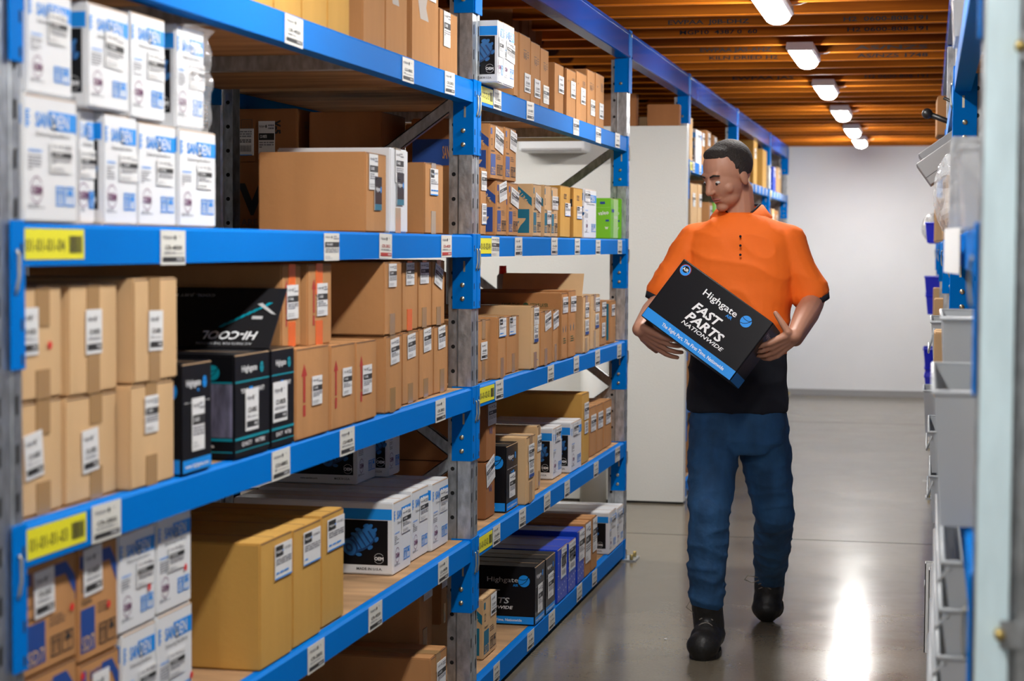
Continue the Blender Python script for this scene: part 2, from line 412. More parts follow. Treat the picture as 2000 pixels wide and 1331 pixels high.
def print_sanden(fx, fy, rr, plain=False):
    # narrow end, towards the aisle
    fx.rect(.50, .745, 1.0, .90, 'cyan_ink'); fx.poly([(.50, .745), (.62, .745), (.50, .90), (.44, .90)], 'cyan_ink')
    fx.text('SAN', .19, .765, .115, 'cyan_ink', 2, width=.29, bold=.02); fx.text('DEN', .50, .765, .115, 'white_ink', 3, width=.34, bold=.005)
    for i in range(6): fx.rect(0, .75 + i * .025, .05 + .03 * (i % 2), .768 + i * .025, 'cyan_ink')
    fx.text('Delivering Excellence', .20, .685, .038, 'black_ink', 2, width=.66, bold=0)
    fx.text('compressor', .05, .555, .03, 'cyan_ink', 2, width=.27); fx.lines(.05, .40, .30, .53, 5, 'grey_ink', 1, rr.randrange(99))
    oem(fx, .20, .245, .11 * fx.h, 'purple_ink', 'purple_ink'); fx.lines(.04, .09, .42, .125, 2, 'grey_ink', 1, 5)
    pictos(fx, .58, .12, .95, .285, 'cyan_ink')
    # long side
    fy.rect(0, .77, 1, .925, 'cyan_ink'); fy.text('SANDEN', .34, .795, .11, 'white_ink', 3, width=.34); fy.text('Delivering Excellence', .34, .705, .04, 'black_ink', 4, width=.34, bold=0)
    fy.rect(.03, .12, .975, .76, 'black_card', 1); engine(fy, .80, .46, .26 * fy.h)
    oem(fy, .92, .215, .075 * fy.h, 'silver_ink', 'white_ink', 3)
    fy.text('MADE IN U.S.A.', .78, .045, .035, 'black_ink', 2, width=.16); fy.text('www.sanden.com', .42, .045, .03, 'black_ink', 2, width=.18)
def print_sd(fx, fy, rr, ink='navy_ink', num='SD7', band=True):
    fx.rect(.02, .83, .14, .95, ink)
    if band:
        fx.text('SANDEN', .22, .84, .09, ink, 2, width=.32); fx.poly([(.55, .83), (.80, .83), (1.0, .60), (1.0, .78), (.82, .95), (.55, .95)], ink)
    fx.frame(.06, .62, .16, .75, .003, 'ink_brown'); fx.text('Compressor', .04, .50, .045, 'black_ink', 2, width=.30)
    fx.rect(.03, .06, .40, .46, ink); fx.text(num, .06, .08, .13, 'kraft_light', 3, width=.31, bold=0)
    fx.lines(.48, .36, .80, .47, 3, 'ink_brown'); pictos(fx, .50, .07, .95, .27, 'black_ink')
    def u_(m): return 1 - m / fy.w
    fy.poly([(u_(.060), .985), (u_(.052), .985), (1.0, .74), (1.0, .58), (u_(.060), .86)], ink)
    fy.text('R134a', u_(.052), .865, .06, 'kraft_light', 3, width=.056 / fy.w, rot=-.90, bold=.02)
    fy.rect(u_(.11), .05, u_(.009), .52, ink); fy.poly([(u_(.062), .10), (u_(.050), .10), (u_(.040), .20), (u_(.028), .27), (u_(.022), .32), (u_(.022), .34), (u_(.07), .34), (u_(.07), .29), (u_(.045), .28)], 'kraft_light', 2)
    fy.text('SANDEN', .06, .80, .10, ink, 2, width=.30)
def print_highgate(fx, fy, rr, big=False):
    fx.text('Highgate', .12, .80, .062, 'white_ink', 2, width=.50); logo_ball(fx, .76, .825, .055 * fx.h); fx.text('AIR', .48, .745, .03, 'cyan_ink', 2)
    fx.lines(.06, .635, .94, .655, 1, 'silver_ink'); fx.frame(.36, .52, .50, .59, .003, 'cyan_ink'); fx.rect(.54, .50, .66, .60, 'cyan_ink'); fx.lines(.4, .455, .6, .47, 1, 'grey_ink')
    fx.rect(0, 0, 1, .115, 'cyan_ink'); fx.text('www.highgate.com', .08, .035, .04, 'white_ink', 2, width=.82)
    fy.text('Highgate', .585, .74, .085, 'silver_ink', 2, width=.275, bold=0); logo_ball(fy, .912, .765, .105 * fy.h); fy.text('AIR', .815, .665, .042, 'cyan_ink', 2)
    fy.text('FAST', .50, .50, .10, 'silver_ink', 2, width=.20, shear=.2); fy.text('PARTS', .50, .36, .10, 'silver_ink', 2, width=.285, shear=.2); fy.text('NATIONWIDE', .47, .26, .055, 'white_ink', 2, width=.345, shear=.2)
    fy.rect(0, 0, 1, .13, 'cyan_ink'); fy.text('The Right Part, The First Time, Nationwide', .34, .045, .045, 'white_ink', 2, width=.555)
def print_hicool(fx, fy, rr):
    fx.text('Highgate', .18, .84, .06, 'white_ink', 2, width=.45); logo_ball(fx, .77, .86, .055 * fx.h, 'aqua_ink'); fx.rect(0, .735, 1, .75, 'aqua_ink')
    fx.text('YOUR', .16, .625, .045, 'white_ink', 2, width=.22); fx.poly([(.40, .68), (.50, .68), (.50, .62), (.45, .57), (.40, .62)], 'cyan_ink', 2); fx.text('WARRANTY', .53, .625, .045, 'white_ink', 2, width=.32)
    fx.rect(0, .165, 1, .19, 'aqua_ink'); fx.text('QUALITY', .18, .10, .04, 'white_ink', 2, width=.3); fx.text('MATTERS', .58, .10, .04, 'white_ink', 2, width=.28); fx.rect(0, .05, 1, .06, 'aqua_ink')
    logo_ball(fy, .88, .84, .075 * fy.h, 'aqua_ink'); fy.rect(0, .735, 1, .75, 'aqua_ink'); fy.rect(0, .165, 1, .19, 'aqua_ink'); fy.rect(0, .05, 1, .06, 'aqua_ink')
    fy.rect(.70, .20, 1, .73, 'engine_grey'); fy.text('Air Parts', .80, .10, .03, 'white_ink', 2)
def print_blue(fx, fy, rr):
    for f in (fx, fy):
        for i in range(4):
            for j in range(2): f.disc(.12 + i * .25 + .1 * j, .10 + j * .16 + .02 * i, .004, 'white_ink', 1, 6)
    for k in (.25, .5, .75): fx.rect(0, k, .12, k + .008, 'white_ink')
def print_green(fx, fy, rr):
    fx.rect(.35, 0, 1, 1, 'lime_pale'); fx.text('valeo', .42, .50, .10, 'white_ink', 2, width=.5); fx.rect(.1, .66, .42, .74, 'navy_ink', 2)
    fy.rect(0, .78, 1, .785, 'lime_pale'); fy.text('valeo', .835, .58, .10, 'white_ink', 2, width=.15, rot=.12); fy.rect(.86, .87, .93, .93, 'navy_ink', 2)
    fy.rect(.94, .42, .99, .47, 'navy_ink', 2); fy.text('w', .93, .22, .10, 'white_ink', 2, width=.05)
    fy.text('compressor', .40, .38, .04, 'lime_pale', 2, width=.3)
def print_arrow(fx, fy, rr):
    a = rr.uniform(.16, .28)
    fx.rect(a - .035, .40, a + .035, .70, 'red_ink'); fx.poly([(a - .09, .70), (a + .09, .70), (a, .84)], 'red_ink'); fx.rect(a - .04, .24, a + .04, .37, 'red_ink')
def print_v5(fx, fy, rr):
    fx.text('V-5', .34, .64, .10, 'ink_brown', 2, width=.30, bold=.04); fx.lines(.34, .76, .62, .79, 1, 'ink_brown'); fx.lines(.72, .66, .86, .78, 3, 'ink_brown')
    fy.frame(.14, .5, .32, .82, .003, 'ink_brown'); fy.lines(.17, .54, .29, .78, 6, 'ink_brown'); fy.text('V-5', .66, .80, .13, 'black_ink', 2, rot=-PI / 2, bold=.05)
def print_v(fx, fy, rr): fy.text('V-5', .1, .28, .42, 'black_ink', 2, bold=.04); fy.text('AREA 5', .15, .10, .10, 'ink_brown', 2)
def print_carton_marks(fx, fy, rr):
    fx.text('COMP', .10, .74, .035, 'ink_brown', 2); pictos(fx, .60, .70, .86, .85, 'ink_brown')
def print_fragile(fx, fy, rr): pictos(fx, .35, .76, .62, .86, 'ink_brown', 2); fy.rect(.93, .62, 1, .78, 'black_ink')
def print_gold(fx, fy, rr): fx.frame(.74, .80, .90, .92, .003, 'ink_brown'); fx.rect(.80, .81, .84, .91, 'ink_brown')
def print_ozone(fx, fy, rr):
    fy.text('SAVE THE', .42, .80, .055, 'green_ink', 2, width=.18); fy.disc(.66, .82, .045 * fy.h, 'green_ink', 2); fy.text('OZONE LAYER', .70, .80, .055, 'green_ink', 2, width=.18)
    for k in (.3, .7): fx.poly([(k - .06, .52), (k - .02, .40), (k + .02, .40), (k + .06, .52), (k, .46)], 'teal_ink', 2)
    fx.lines(.3, .22, .75, .32, 3, 'green_ink')
def print_compressor(fx, fy, rr): fy.text('COMPRESSOR', .62, .78, .06, 'navy_ink', 2, width=.22, bold=.03); fx.lines(.55, .10, .8, .13, 1, 'navy_ink')
def print_band(fx, fy, rr): fy.rect(.0, .60, 1, .83, 'navy_ink'); fy.text('SANDEN', .62, .66, .11, 'kraft', 2, width=.30); fy.text('K', .52, .40, .10, 'ink_brown', 2); fy.rect(0, 0, 1, .2, 'navy_ink'); fy.text('SANDEN', .62, .06, .08, 'kraft', 2, width=.3)
def print_end(fx, fy, rr): fx.text('V-5', .3, .45, .12, 'navy_ink', 2)
def print_tealside(fx, fy, rr): fy.rect(.1, .05, .98, .95, 'teal_ink')
def print_ish(fx, fy, rr): fy.text('FISH', .45, .45, .36, 'red_ink', 2, width=.5, bold=.04)
def print_glue(fx, fy, rr):
    fx.poly([(.30, .42), (.62, .42), (.52, .55), (.60, .70), (.48, .88), (.30, .80), (.20, .62)], 'old_glue')
def print_none(fx, fy, rr): pass
STYLE = {  # style: (card, print, packing tape colour)
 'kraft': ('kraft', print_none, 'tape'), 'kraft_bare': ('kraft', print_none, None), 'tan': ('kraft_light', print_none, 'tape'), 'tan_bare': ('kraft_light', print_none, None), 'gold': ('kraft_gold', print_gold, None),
 'gold_bare': ('kraft_gold', print_none, None), 'dark': ('kraft_dark', print_none, None), 'sanden': ('white_card', print_sanden, None), 'white': ('white_card', print_none, None),
 'sd7': ('kraft', print_sd, None), 'sd7teal': ('kraft_light', lambda a, b, c: print_sd(a, b, c, 'teal_ink', 'SD7', False), None), 'sd5': ('kraft', lambda a, b, c: print_sd(a, b, c, 'navy_ink', 'SD5H', False), None),
 'highgate': ('black_card', print_highgate, None), 'hicool': ('black_card', print_hicool, None), 'blue': ('blue_card', print_blue, None), 'green': ('green_card', print_green, None),
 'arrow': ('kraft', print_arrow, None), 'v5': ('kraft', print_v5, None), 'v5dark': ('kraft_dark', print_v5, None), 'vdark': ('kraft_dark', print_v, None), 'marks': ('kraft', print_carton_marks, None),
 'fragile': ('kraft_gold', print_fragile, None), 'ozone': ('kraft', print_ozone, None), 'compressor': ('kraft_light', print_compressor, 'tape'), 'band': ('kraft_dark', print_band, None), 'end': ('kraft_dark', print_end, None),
 'tealside': ('kraft', print_tealside, None), 'ish': ('kraft_light', print_ish, None), 'glue': ('kraft', print_glue, None)}

def carton(style, X1, Y0, Y1, z0, z1, d, desc, stickers=(), name='cardboard_box', cat='box', group=None, rz=0, tape=None, flap=None, extra=None):
    """one carton: X1 its face to the aisle, Y0 its near end, d its length back into the shelf"""
    wY, h = Y1 - Y0, z1 - z0
    t = thing(name, desc, cat, (X1 - d / 2, (Y0 + Y1) / 2, z0), group, rz)
    card, pr, tp = STYLE[style]
    hd, hw = d / 2, wY / 2 - .0015
    mb = MB(); rr = random.Random(hash(round(Y0 * 1000)) & 1023)
    # carton with softly bulging faces
    bm = bmesh.new(); bmesh.ops.create_cube(bm, size=2); bmesh.ops.subdivide_edges(bm, edges=bm.edges[:], cuts=1, use_grid_fill=True)
    for v in bm.verts: v.co = Vector((v.co.x * hd, v.co.y * hw, (v.co.z * .5 + .5) * h))
    outer = [e for e in bm.edges if len(e.link_faces) == 2 and e.calc_face_angle() > .5]
    bmesh.ops.bevel(bm, geom=outer, offset=.0035, segments=2, affect='EDGES'); bm.verts.index_update()
    mb.add([v.co.copy() for v in bm.verts], [[v.index for v in f.verts] for f in bm.faces], card); bm.free()
    edge = 'card_edge' if 'card' in card else 'ink_brown'
    mb.box((-hd + .006, -.0008, h - .0004), (hd - .006, .0008, h + .0006), edge)     # meeting line of the lid flaps
    if h > .1 and style not in ('white',): mb.box((hd - .0012, -hw + .004, h - .0035), (hd + .0006, hw - .004, h - .0018), edge)
    m = .004
    fx = Face(mb, (hd + .0003, -hw + m, m), (0, 1, 0), (0, 0, 1), (1, 0, 0), 2 * (hw - m), h - 2 * m)
    fy = Face(mb, (-hd + m, -hw - .0003, m), (1, 0, 0), (0, 0, 1), (0, -1, 0), 2 * (hd - m), h - 2 * m)
    pr(fx, fy, rr)
    mb.build('carton', t)
    tp = tp if tape is None else tape
    if tp:
        tb = MB(); tw = min(.024, hw * .35); jit = rr.uniform(-.08, .08) * wY
        z_hi = h * rr.uniform(.62, .72) if h > .12 else 0
        tb.box((hd + .0002, jit - tw, z_hi), (hd + .0016, jit + tw, h + .0015), tp)
        tb.box((hd + .0002, jit - tw, 0), (hd + .0016, jit + tw, h * rr.uniform(.26, .36)), tp)
        tb.box((-hd, jit - tw, h + .0004), (hd + .0016, jit + tw, h + .0018), tp)
        tb.build('packing_tape', t)
    for s in stickers:     # (kind, face, u, v, w_m, h_m, rot)
        kind, face, u, v, sw, sh = s[:6]; rot = s[6] if len(s) > 6 else 0
        if face == 'X':
            if kind != 'red': sw = min(sw, 2 * hw * .92); sh = min(sh, h * .9); u = max(.03, min(u, 1 - (sw + .003) / (2 * hw))); v = max(.02, min(v, 1 - (sh + .004) / h))
            O = (hd + .0008, -hw + u * 2 * hw, v * h)
        else: O = (-hd + u * 2 * hd, -hw - .0008, v * h)
        nm = {'parts': 'parts_sticker', 'dark': 'brand_sticker', 'code': 'barcode_label', 'blueend': 'barcode_label', 'red': 'red_dot'}.get(kind, 'shipping_label')
        if kind == 'red':
            q = MB(); f2 = Face(q, O, (0, 1, 0), (0, 0, 1), (1, 0, 0), 1, 1); f2.disc(0, 0, .007, 'red_dot', 4, 12); q.build('red_dot', t)
        else: stick(t, kind, face, O, sw, sh, rot, nm)
    if flap:               # a lid flap standing up along the near edge: (height, lean)
        fh, lean = flap; q = MB()
        M = Matrix.Translation((0, -hw, h)) @ Matrix.Rotation(-lean, 4, 'X')
        q.box((-hd + .004, 0, 0), (hd - .004, .003, fh), card, M); q.box((-hd + .004, -.0006, 0), (hd - .004, 0, fh), 'kraft_light' if card in ('kraft', 'kraft_gold') else card, M)
        q.build('flap', t)
    t['_z1'] = 0; del t['_z1']
    return dict(o=t, X=X1, Y0=Y0, Y1=Y1, z0=z0, z1=z1, d=d)

SH = {'A': 'top shelf', 'B': 'second shelf', 'C': 'middle shelf', 'D': 'fourth shelf', 'E': 'bottom shelf'}
DONE = []
def bx(style, xc, xr, yt, base, desc, yb=None, inset=None, d=.36, gap=0, zt=None, **k):
    """reads a carton off the photograph: near and far edge of its aisle face, the top of its near edge; base = a shelf or the carton below"""
    if isinstance(base, dict): z0 = base['z1'] + .0028; X = base['X'] - (inset if inset is not None else 0)
    else:
        z0 = ZL[base] + .0015; X = XF - (inset if inset is not None else .035)
    if yb is not None:
        p = onZ(xc, yb, z0); X = min(p.x, XF + .06)
        if not isinstance(base, dict): X = min(max(X, XF - .5), XF + .0 if inset is None else XF - inset)
    z1 = zt if zt else z0 + .2
    for _ in range(6):
        Y0 = Yat(xc, X, z1 if zt is None else (z0 + z1) / 2)
        if zt is None: z1 = onX(xc, yt, X).z
    Y1 = Yat(xr, X, z1) - .001
    for f in (FR2 if 'FR2' in globals() else FR):
        if Y0 < f + .051 < Y1: Y0 = f + .051
        if Y0 < f - .051 < Y1: Y1 = f - .051
    for p in DONE:
        if p['z0'] < z1 - .005 and p['z1'] > z0 + .005 and p['X'] > X - d + .01 and p['X'] - p['d'] < X - .01 and p['Y0'] < Y0 < p['Y1'] + .0012 and p['Y1'] < Y1 - .02: Y0 = p['Y1'] + .0012
    r = carton(style, X, Y0 + gap, Y1, z0, z1, d, desc, **k); DONE.append(r)
    return r

# ================================================================ the setting
def struct(mb, name, loc=(0, 0, 0)):
    return tag(mb.build(name, None, loc), kind='structure')
YW = 18.72
q = MB(); q.box((-6, -4, -.1), (1.6, YW + .3, 0), 'polished_concrete'); struct(q, 'floor')
j = MB()
for y in (onZ(1580, 1055, 0).y, onZ(1580, 1055, 0).y - 6.4, onZ(1580, 1055, 0).y + 6.4): j.box((-6, y - .003, 0), (1.6, y + .003, .0006), 'hole')
struct(j, 'trim_1')
q = MB(); q.box((-6, YW, 0), (1.6, YW + .1, 2.9), 'plaster'); struct(q, 'wall_back')
q = MB(); q.box((-1.6, YW - .012, 0), (1.2, YW, .06), 'plastic_grey'); struct(q, 'baseboard_back')
q = MB(); q.box((-6.1, -4, 0), (-6, YW, 2.9), 'plaster'); struct(q, 'wall_left')
q = MB(); q.box((1.6, -4, 0), (1.7, YW, 2.9), 'plaster'); struct(q, 'wall_right')
ZT = 2.425
q = MB(); q.box((-6, -4, ZT + .19), (1.6, YW, ZT + .21), 'deck_ply'); ceil = struct(q, 'ceiling')
jm = MB(); jm.box((-3.8, -.0225, .001), (3.8, .0225, .19), 'joist_wood'); jm.box((-3.8, -.0226, 0), (3.8, .0226, .004), 'joist_edge_lit'); jme = jm.mesh('joist')
stamps = {8.47: ['EWPAA  J0B-DHZ', 'H2  0600-808-191'], 8.89: ['MGP10  4387 0  60', 'H2 0600-808-191'], 9.7: ['EWPAA JAS-ANZ', 'AS/NZS'], 10.1: ['KILN DRIED H2', 'AS/NZS 1748'], 7.66: ['', 'H2 0600'],
          11.3: ['EWPAA JAS', 'H2 0600-808-191'], 6.85: ['AS/NZS 1748', '']}
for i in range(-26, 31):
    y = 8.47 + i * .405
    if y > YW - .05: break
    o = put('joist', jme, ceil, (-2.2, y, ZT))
    for ky, ss in stamps.items():
        if abs(y - ky) < .1:
            k = MB(); f = Face(k, (0, 0, 0), (1, 0, 0), (0, 0, 1), (0, -1, 0), 1, 1)
            for n, st in enumerate(ss):
                if st: f.text(st, (-1.15, -.38)[n], ZT + .012, .019, 'black_ink', 2, width=.36, bold=.02)
            if k.v: k.build('ink_stamp', ceil, (0, y - .0232, 0))

# lamps on the joists over the aisle
def lamp(y, label, glow='lamp_glow'):
    t = thing('batten_light', label, 'ceiling light', (-.615, y, ZT), 'batten lights along the aisle ceiling')
    b = MB(); b.prism([(-.062, 0), (-.066, -.030), (-.056, -.040), (.056, -.040), (.066, -.030), (.062, 0)], -.31, .31, 'lamp_body', 'y'); b.build('housing', t)
    g = MB(); n = 10
    g.prism([(-.052, -.0395)] + [(-.052 * math.cos(k * PI / n), -.040 - .034 * math.sin(k * PI / n)) for k in range(1, n)] + [(.052, -.0395)], -.298, .298, glow, 'y'); g.build('diffuser', t)
    c = MB(); c.tube([(.06, .18, -.01), (.10, .2, -.004), (.16, .22, .02), (.2, .23, .05)], .003, 'lamp_body', 6); c.build('cable', t)
ly = [7.50, 9.46, 11.50, 13.56, 15.60, 17.24]
names = ['glowing batten light nearest the viewer, with its cable curling away to one side', 'glowing batten light just beyond the nearest one on the joists',
         'third glowing batten light along the joists, counted from the nearest', 'fourth glowing batten light, third from the back wall',
         'glowing batten light next to the last one before the back wall', 'last and smallest glowing batten light, closest to the back wall']
for y, n in zip(ly, names): lamp(y, n, 'lamp_glow_end' if y > 17 else 'lamp_glow')
for y, n in ((5.55, 'over the man with the box'), (3.6, 'over the near bay'), (1.65, 'over the start of the aisle'), (-.3, 'behind the viewpoint'), (-2.25, 'at the far end behind the viewpoint')): lamp(y, 'glowing batten light on the joists ' + n, 'lamp_glow_bright' if y < 4 else 'lamp_glow')
def side_fill_lamp(x, y, z, label):          # fill lamp added behind the racking to light the white cabin
    t = thing('batten_light', label, 'ceiling light', (x, y, z), 'batten lights along the aisle ceiling')
    b = MB(); b.box((-.6, -.06, -.03), (.6, .06, 0), 'lamp_body'); b.build('housing', t)
    g = MB(); g.box((-.58, -.05, -.05), (.58, .05, -.03), 'lamp_glow'); g.build('diffuser', t)
side_fill_lamp(-3.0, 9.2, ZT, 'long batten light added behind the racking to light the white cabin')

# white cabin behind the second bay
CY = onZ(1285, 984, 0).y
cx = onY(1338, 600, CY).x; ctop = onY(1285, 246, CY).z
q = MB(); q.box((-4.6, CY, .012), (cx, CY + .09, ctop), 'cabin_white'); q.box((-4.6, CY + .005, 0), (cx - .002, CY + .085, .012), 'hole')
tag(q.build('cabin_wall'), 'tall white flush cabin panel standing on the floor beyond the second bay', 'partition')
t = thing('air_conditioner', 'white wall air conditioner high on the white cabin panel', 'air conditioner', onY(1090, 300, CY))
q = MB(); q.rbox((-.19, -.20, 0), (.19, -.001, .10), 'white_card', .02); q.build('case', t)
q = MB(); q.box((-.17, -.201, .008), (.17, -.198, .02), 'plastic_grey'); q.build('louvre', t)
q = MB(); p = onZ(1163, 978, 0); q.tube([(0, 0, 0), (0, 0, .92)], .075, 'cabin_white', 24); tag(q.build('drain_pipe', None, (p.x, p.y - .08, 0)), 'round white pipe standing against the white cabin panel behind the racking', 'pipe')

# ================================================================ racking
BACK = onY(435, 300, 5.634).x - .03
def upright(root, X, Y, s, top=2.30):     # s=+1: front faces +X
    mb = MB(); W = .046
    prof = [(0, -W), (0, -.016), (-.010, -.012), (-.010, .012), (0, .016), (0, W), (-.040, W), (-.046, W - .006), (-.046, W - .014), (-.075, W - .014), (-.075, W - .017), (-.043, W - .017),
            (-.043, W - .003), (-.002, W - .003), (-.002, -W + .003), (-.043, -W + .003), (-.043, -W + .017), (-.075, -W + .017), (-.075, -W + .014), (-.046, -W + .014), (-.046, -W + .006), (-.040, -W)]
    if s > 0: prof = prof[::-1]
    mb.prism([(a * s, b) for a, b in prof], 0, top, 'galvanised')
    z = .06
    while z < top - .05:
        for yy in (-.034, .024):
            mb.add([(s * .0006, yy + k, z + zz) for k, zz in ((0, 0), (.010, .004), (.010, .034), (0, .030))], [(0, 1, 2, 3)], 'hole')
        c = (-s * .060, -W + .0132, z + .03)
        mb.add([(c[0] + .0065 * math.cos(a * PI / 5), c[1], c[2] + .0065 * math.sin(a * PI / 5)) for a in range(10)], [list(range(10))], 'hole')
        z += .075
    o = mb.build('upright', root, (X, Y, 0))
    f = MB(); f.box((-.10 if s > 0 else -.06, -.07, 0), (.06 if s > 0 else .10, .07, .006), 'galvanised'); f.tube([(s * .04, .05, .006), (s * .04, .05, .03)], .008, 'brass', 8); f.tube([(s * .04, -.05, .006), (s * .04, -.05, .03)], .008, 'brass', 8)
    f.build('foot_plate', o)
    return o
def brace(root, a, b, Y, name='brace'):
    a, b = Vector((a[0], 0, a[1])), Vector((b[0], 0, b[1])); d = b - a; L = d.length; ang = math.atan2(d.z, d.x)
    M = Matrix.Translation((a.x, Y, a.z)) @ Matrix.Rotation(-ang, 4, 'Y')
    mb = MB(); mb.box((0, -.012, -.018), (L, -.009, .018), 'galvanised', M); mb.box((0, -.012, -.018), (L, .012, -.015), 'galvanised', M); mb.box((0, -.012, .015), (L, .012, .018), 'galvanised', M)
    mb.tube([M @ Vector((.02, -.016, 0)), M @ Vector((.02, .014, 0))], .008, 'zinc', 8); mb.tube([M @ Vector((L - .02, -.016, 0)), M @ Vector((L - .02, .014, 0))], .008, 'zinc', 8)
    return mb.build(name, root)
def connector(beam, X, Y, top, s, side, hgt=.228):  # side +1: plate runs towards +Y from the frame
    mb = MB(); a, b = sorted((side * .004, side * .048))
    mb.rbox((-.001 * s if s > 0 else -.003, a, -hgt), (.003 if s > 0 else .001, b, 0), 'rack_blue', .0015)
    x0, x1 = sorted((0, -s * .062)); yb = b if side > 0 else a
    mb.box((x0, min(yb, yb - side * .003), -hgt), (x1, max(yb, yb - side * .003), 0), 'rack_blue')
    yf = min(yb, yb - side * .003) - .0006
    for zz in (-.155, -.197): mb.tube([(-s * .030, yf, zz), (-s * .030, yf - .004, zz)], .007, 'zinc', 10)
    mb.box((min(-s * .022, -s * .028), yf - .0005, -.115), (max(-s * .022, -s * .028), yf, -.082), 'zinc')
    yc = (a + b) / 2 + side * .010
    for z0, z1 in ((-.035, -.045), (-.150, -.160), (-.205, -.212)): mb.box((s * .0032, yc - .003, z1 - .008) if s > 0 else (-.0036, yc - .003, z1 - .008), (s * .0036, yc + .003, z0) if s > 0 else (-.0032, yc + .003, z0), 'hole')
    yp = a + (.010 if side > 0 else .030)
    mb.tube([(s * .006, yp, -.045), (s * .008, yp + .004, -.052), (s * .009, yp + .003, -.085), (s * .007, yp, -.105), (s * .004, yp, -.112)], .0028, 'zinc', 6)
    return mb.build('beam_connector', beam, (X, Y, top))
def beam(root, X, Y0, Y1, top, s, hgt=.066, mname='rack_blue', conn=True, depth=.045, name='beam'):
    mb = MB()
    prof = [(0, -hgt), (0, -.006), (-.006, 0), (-.024, 0), (-.024, -.018), (-depth, -.018), (-depth, -hgt)]
    if s > 0: prof = prof[::-1]
    mb.prism([(a * s, b) for a, b in prof], Y0 + .048, Y1 - .048, mname, 'y')
    o = mb.build(name, root, (X, 0, top))
    if conn:
        connector(o, 0, Y0, .004, s, 1); connector(o, 0, Y1, .004, s, -1)
    return o
def deck(root, X0, X1, Y0, Y1, top):
    mb = MB(); mb.box((X0, Y0, top - .0175), (X1, Y1, top - .0005), 'particle_board'); o = mb.build('shelf_board', root)
    for k in (.33, .67):
        y = Y0 + (Y1 - Y0) * k
        g = MB(); g.box((X0, y - .02, top - .055), (X1, y + .02, top - .0178), 'galvanised'); g.build('support_bar', o)
rack = thing('pallet_rack', 'long blue and galvanised racking filled with boxes, running along the aisle to the back wall', 'shelving', (XF, 2.62, 0))
far = [Yat(x, XF, 2.42) for x in (1346, 1440, 1504, 1539)]; far[-1] = min(far[-1], YW - .06)
FR2 = FR + far
rk = MB()
inv = Matrix.Translation((-XF, -2.62, 0))
class Sub: pass
rroot = rack
def R(o):     # keep world placing under the rack's Empty
    return o
hold = bpy.data.objects.new('tmp', None)
rack.location = (0, 0, 0)
for i, y in enumerate(FR2):
    upright(rack, XF - .003, y, 1)
    bk = upright(rack, BACK, y, -1)
    zz = [1.90, 1.36, .80, .25]
    brace(rack, (XF - .05, 1.90), (BACK + .05, 1.36), y); brace(rack, (BACK + .05, 1.36), (XF - .05, .80), y); brace(rack, (XF - .05, .80), (BACK + .05, .25), y)
LBL = {(0, 'A'): [(555, 590), (785, 807), (868, 887)], (0, 'B'): [(312, 360), (632, 661), (740, 764), (861, 881)], (0, 'C'): [(178, 234), (530, 565), (663, 691), (850, 869)],
       (0, 'D'): [(600, 632), (719, 745), (855, 875)], (0, 'E'): [],
       (1, 'A'): [(963, 978), (1028, 1042), (1119, 1130), (1163, 1173), (1201, 1210)], (1, 'B'): [(959, 974), (1005, 1019), (1076, 1088), (1122, 1132), (1163, 1172), (1206, 1214)],
       (1, 'C'): [(967, 982), (1069, 1081), (1120, 1130), (1162, 1171), (1205, 1213)], (1, 'D'): [(962, 976), (1013, 1026), (1062, 1074), (1102, 1112), (1159, 1168), (1201, 1210)],
       (1, 'E'): [(963, 975), (1029, 1042), (1071, 1083), (1126, 1136), (1156, 1165)]}
YEL = {(0, 'B'): (42, 163, '01-01-01-04'), (0, 'C'): (50, 167, '01-01-01-03'), (0, 'D'): (60, 150, '01-01-01-02'), (1, 'A'): (938, 962, '01-01-02-05'), (1, 'B'): (937, 966, '01-01-02-04'),
       (1, 'C'): (935, 965, '01-01-02-03'), (1, 'D'): (934, 961, '01-01-02-02')}
def bay_label(par, X, y0, y1, z0, z1, st):
    mb = MB(); mb.box((0, 0, 0), (.0008, y1 - y0, z1 - z0), 'yellow_label')
    f = Face(mb, (.0008, 0, 0), (0, 1, 0), (0, 0, 1), (1, 0, 0), y1 - y0, z1 - z0)
    f.text(st, .05, .26, .42, 'black_ink', 2, width=.62, bold=0)
    rr = random.Random(3); u = .74
    while u < .95: e = u + rr.choice([.008, .014, .02]); f.rect(u, .2, e, .78, 'black_ink', 2); u = e + rr.choice([.008, .012])
    o = put('bay_label', mb.mesh('bay_label'), par, (X, y0, z0)); o['label'] = 'yellow bay number label'
for b in (0, 1):
    Y0, Y1 = FR2[b], FR2[b + 1]
    for L, z in ZL.items():
        bo = beam(rack, XF, Y0, Y1, z, 1, .066 if L != 'E' else .072)
        beam(rack, BACK, Y0, Y1, z, -1, conn=False, name='back_beam')
        deck(rack, BACK + .026, XF - .026, Y0 + .05, Y1 - .05, z)
        for i, (xa, xb) in enumerate(LBL[(b, L)]):
            y0, y1 = Yat(xa, XF, z - .03), Yat(xb, XF, z - .03)
            kind = 'bin'
            if (b, L, i) in ((0, 'B', 1), (1, 'B', 0), (1, 'A', 3), (1, 'A', 2), (1, 'D', 5)): kind = 'bin_mid'
            if (b, L) == (0, 'B') and i in (2, 3): kind = 'bin_red'
            o = stick(bo, kind, 'X', (0, y0, -.066 + random.uniform(-.003, .003)), y1 - y0, .063, random.uniform(-.02, .02), 'price_label')
            if kind == 'bin_red': o['label'] = 'price label with a dark red bar'
        if (b, L) in YEL:
            xa, xb, st = YEL[(b, L)]; bay_label(bo, .0004, Yat(xa, XF, z - .03), Yat(xb, XF, z - .03), -.056, -.008, st)
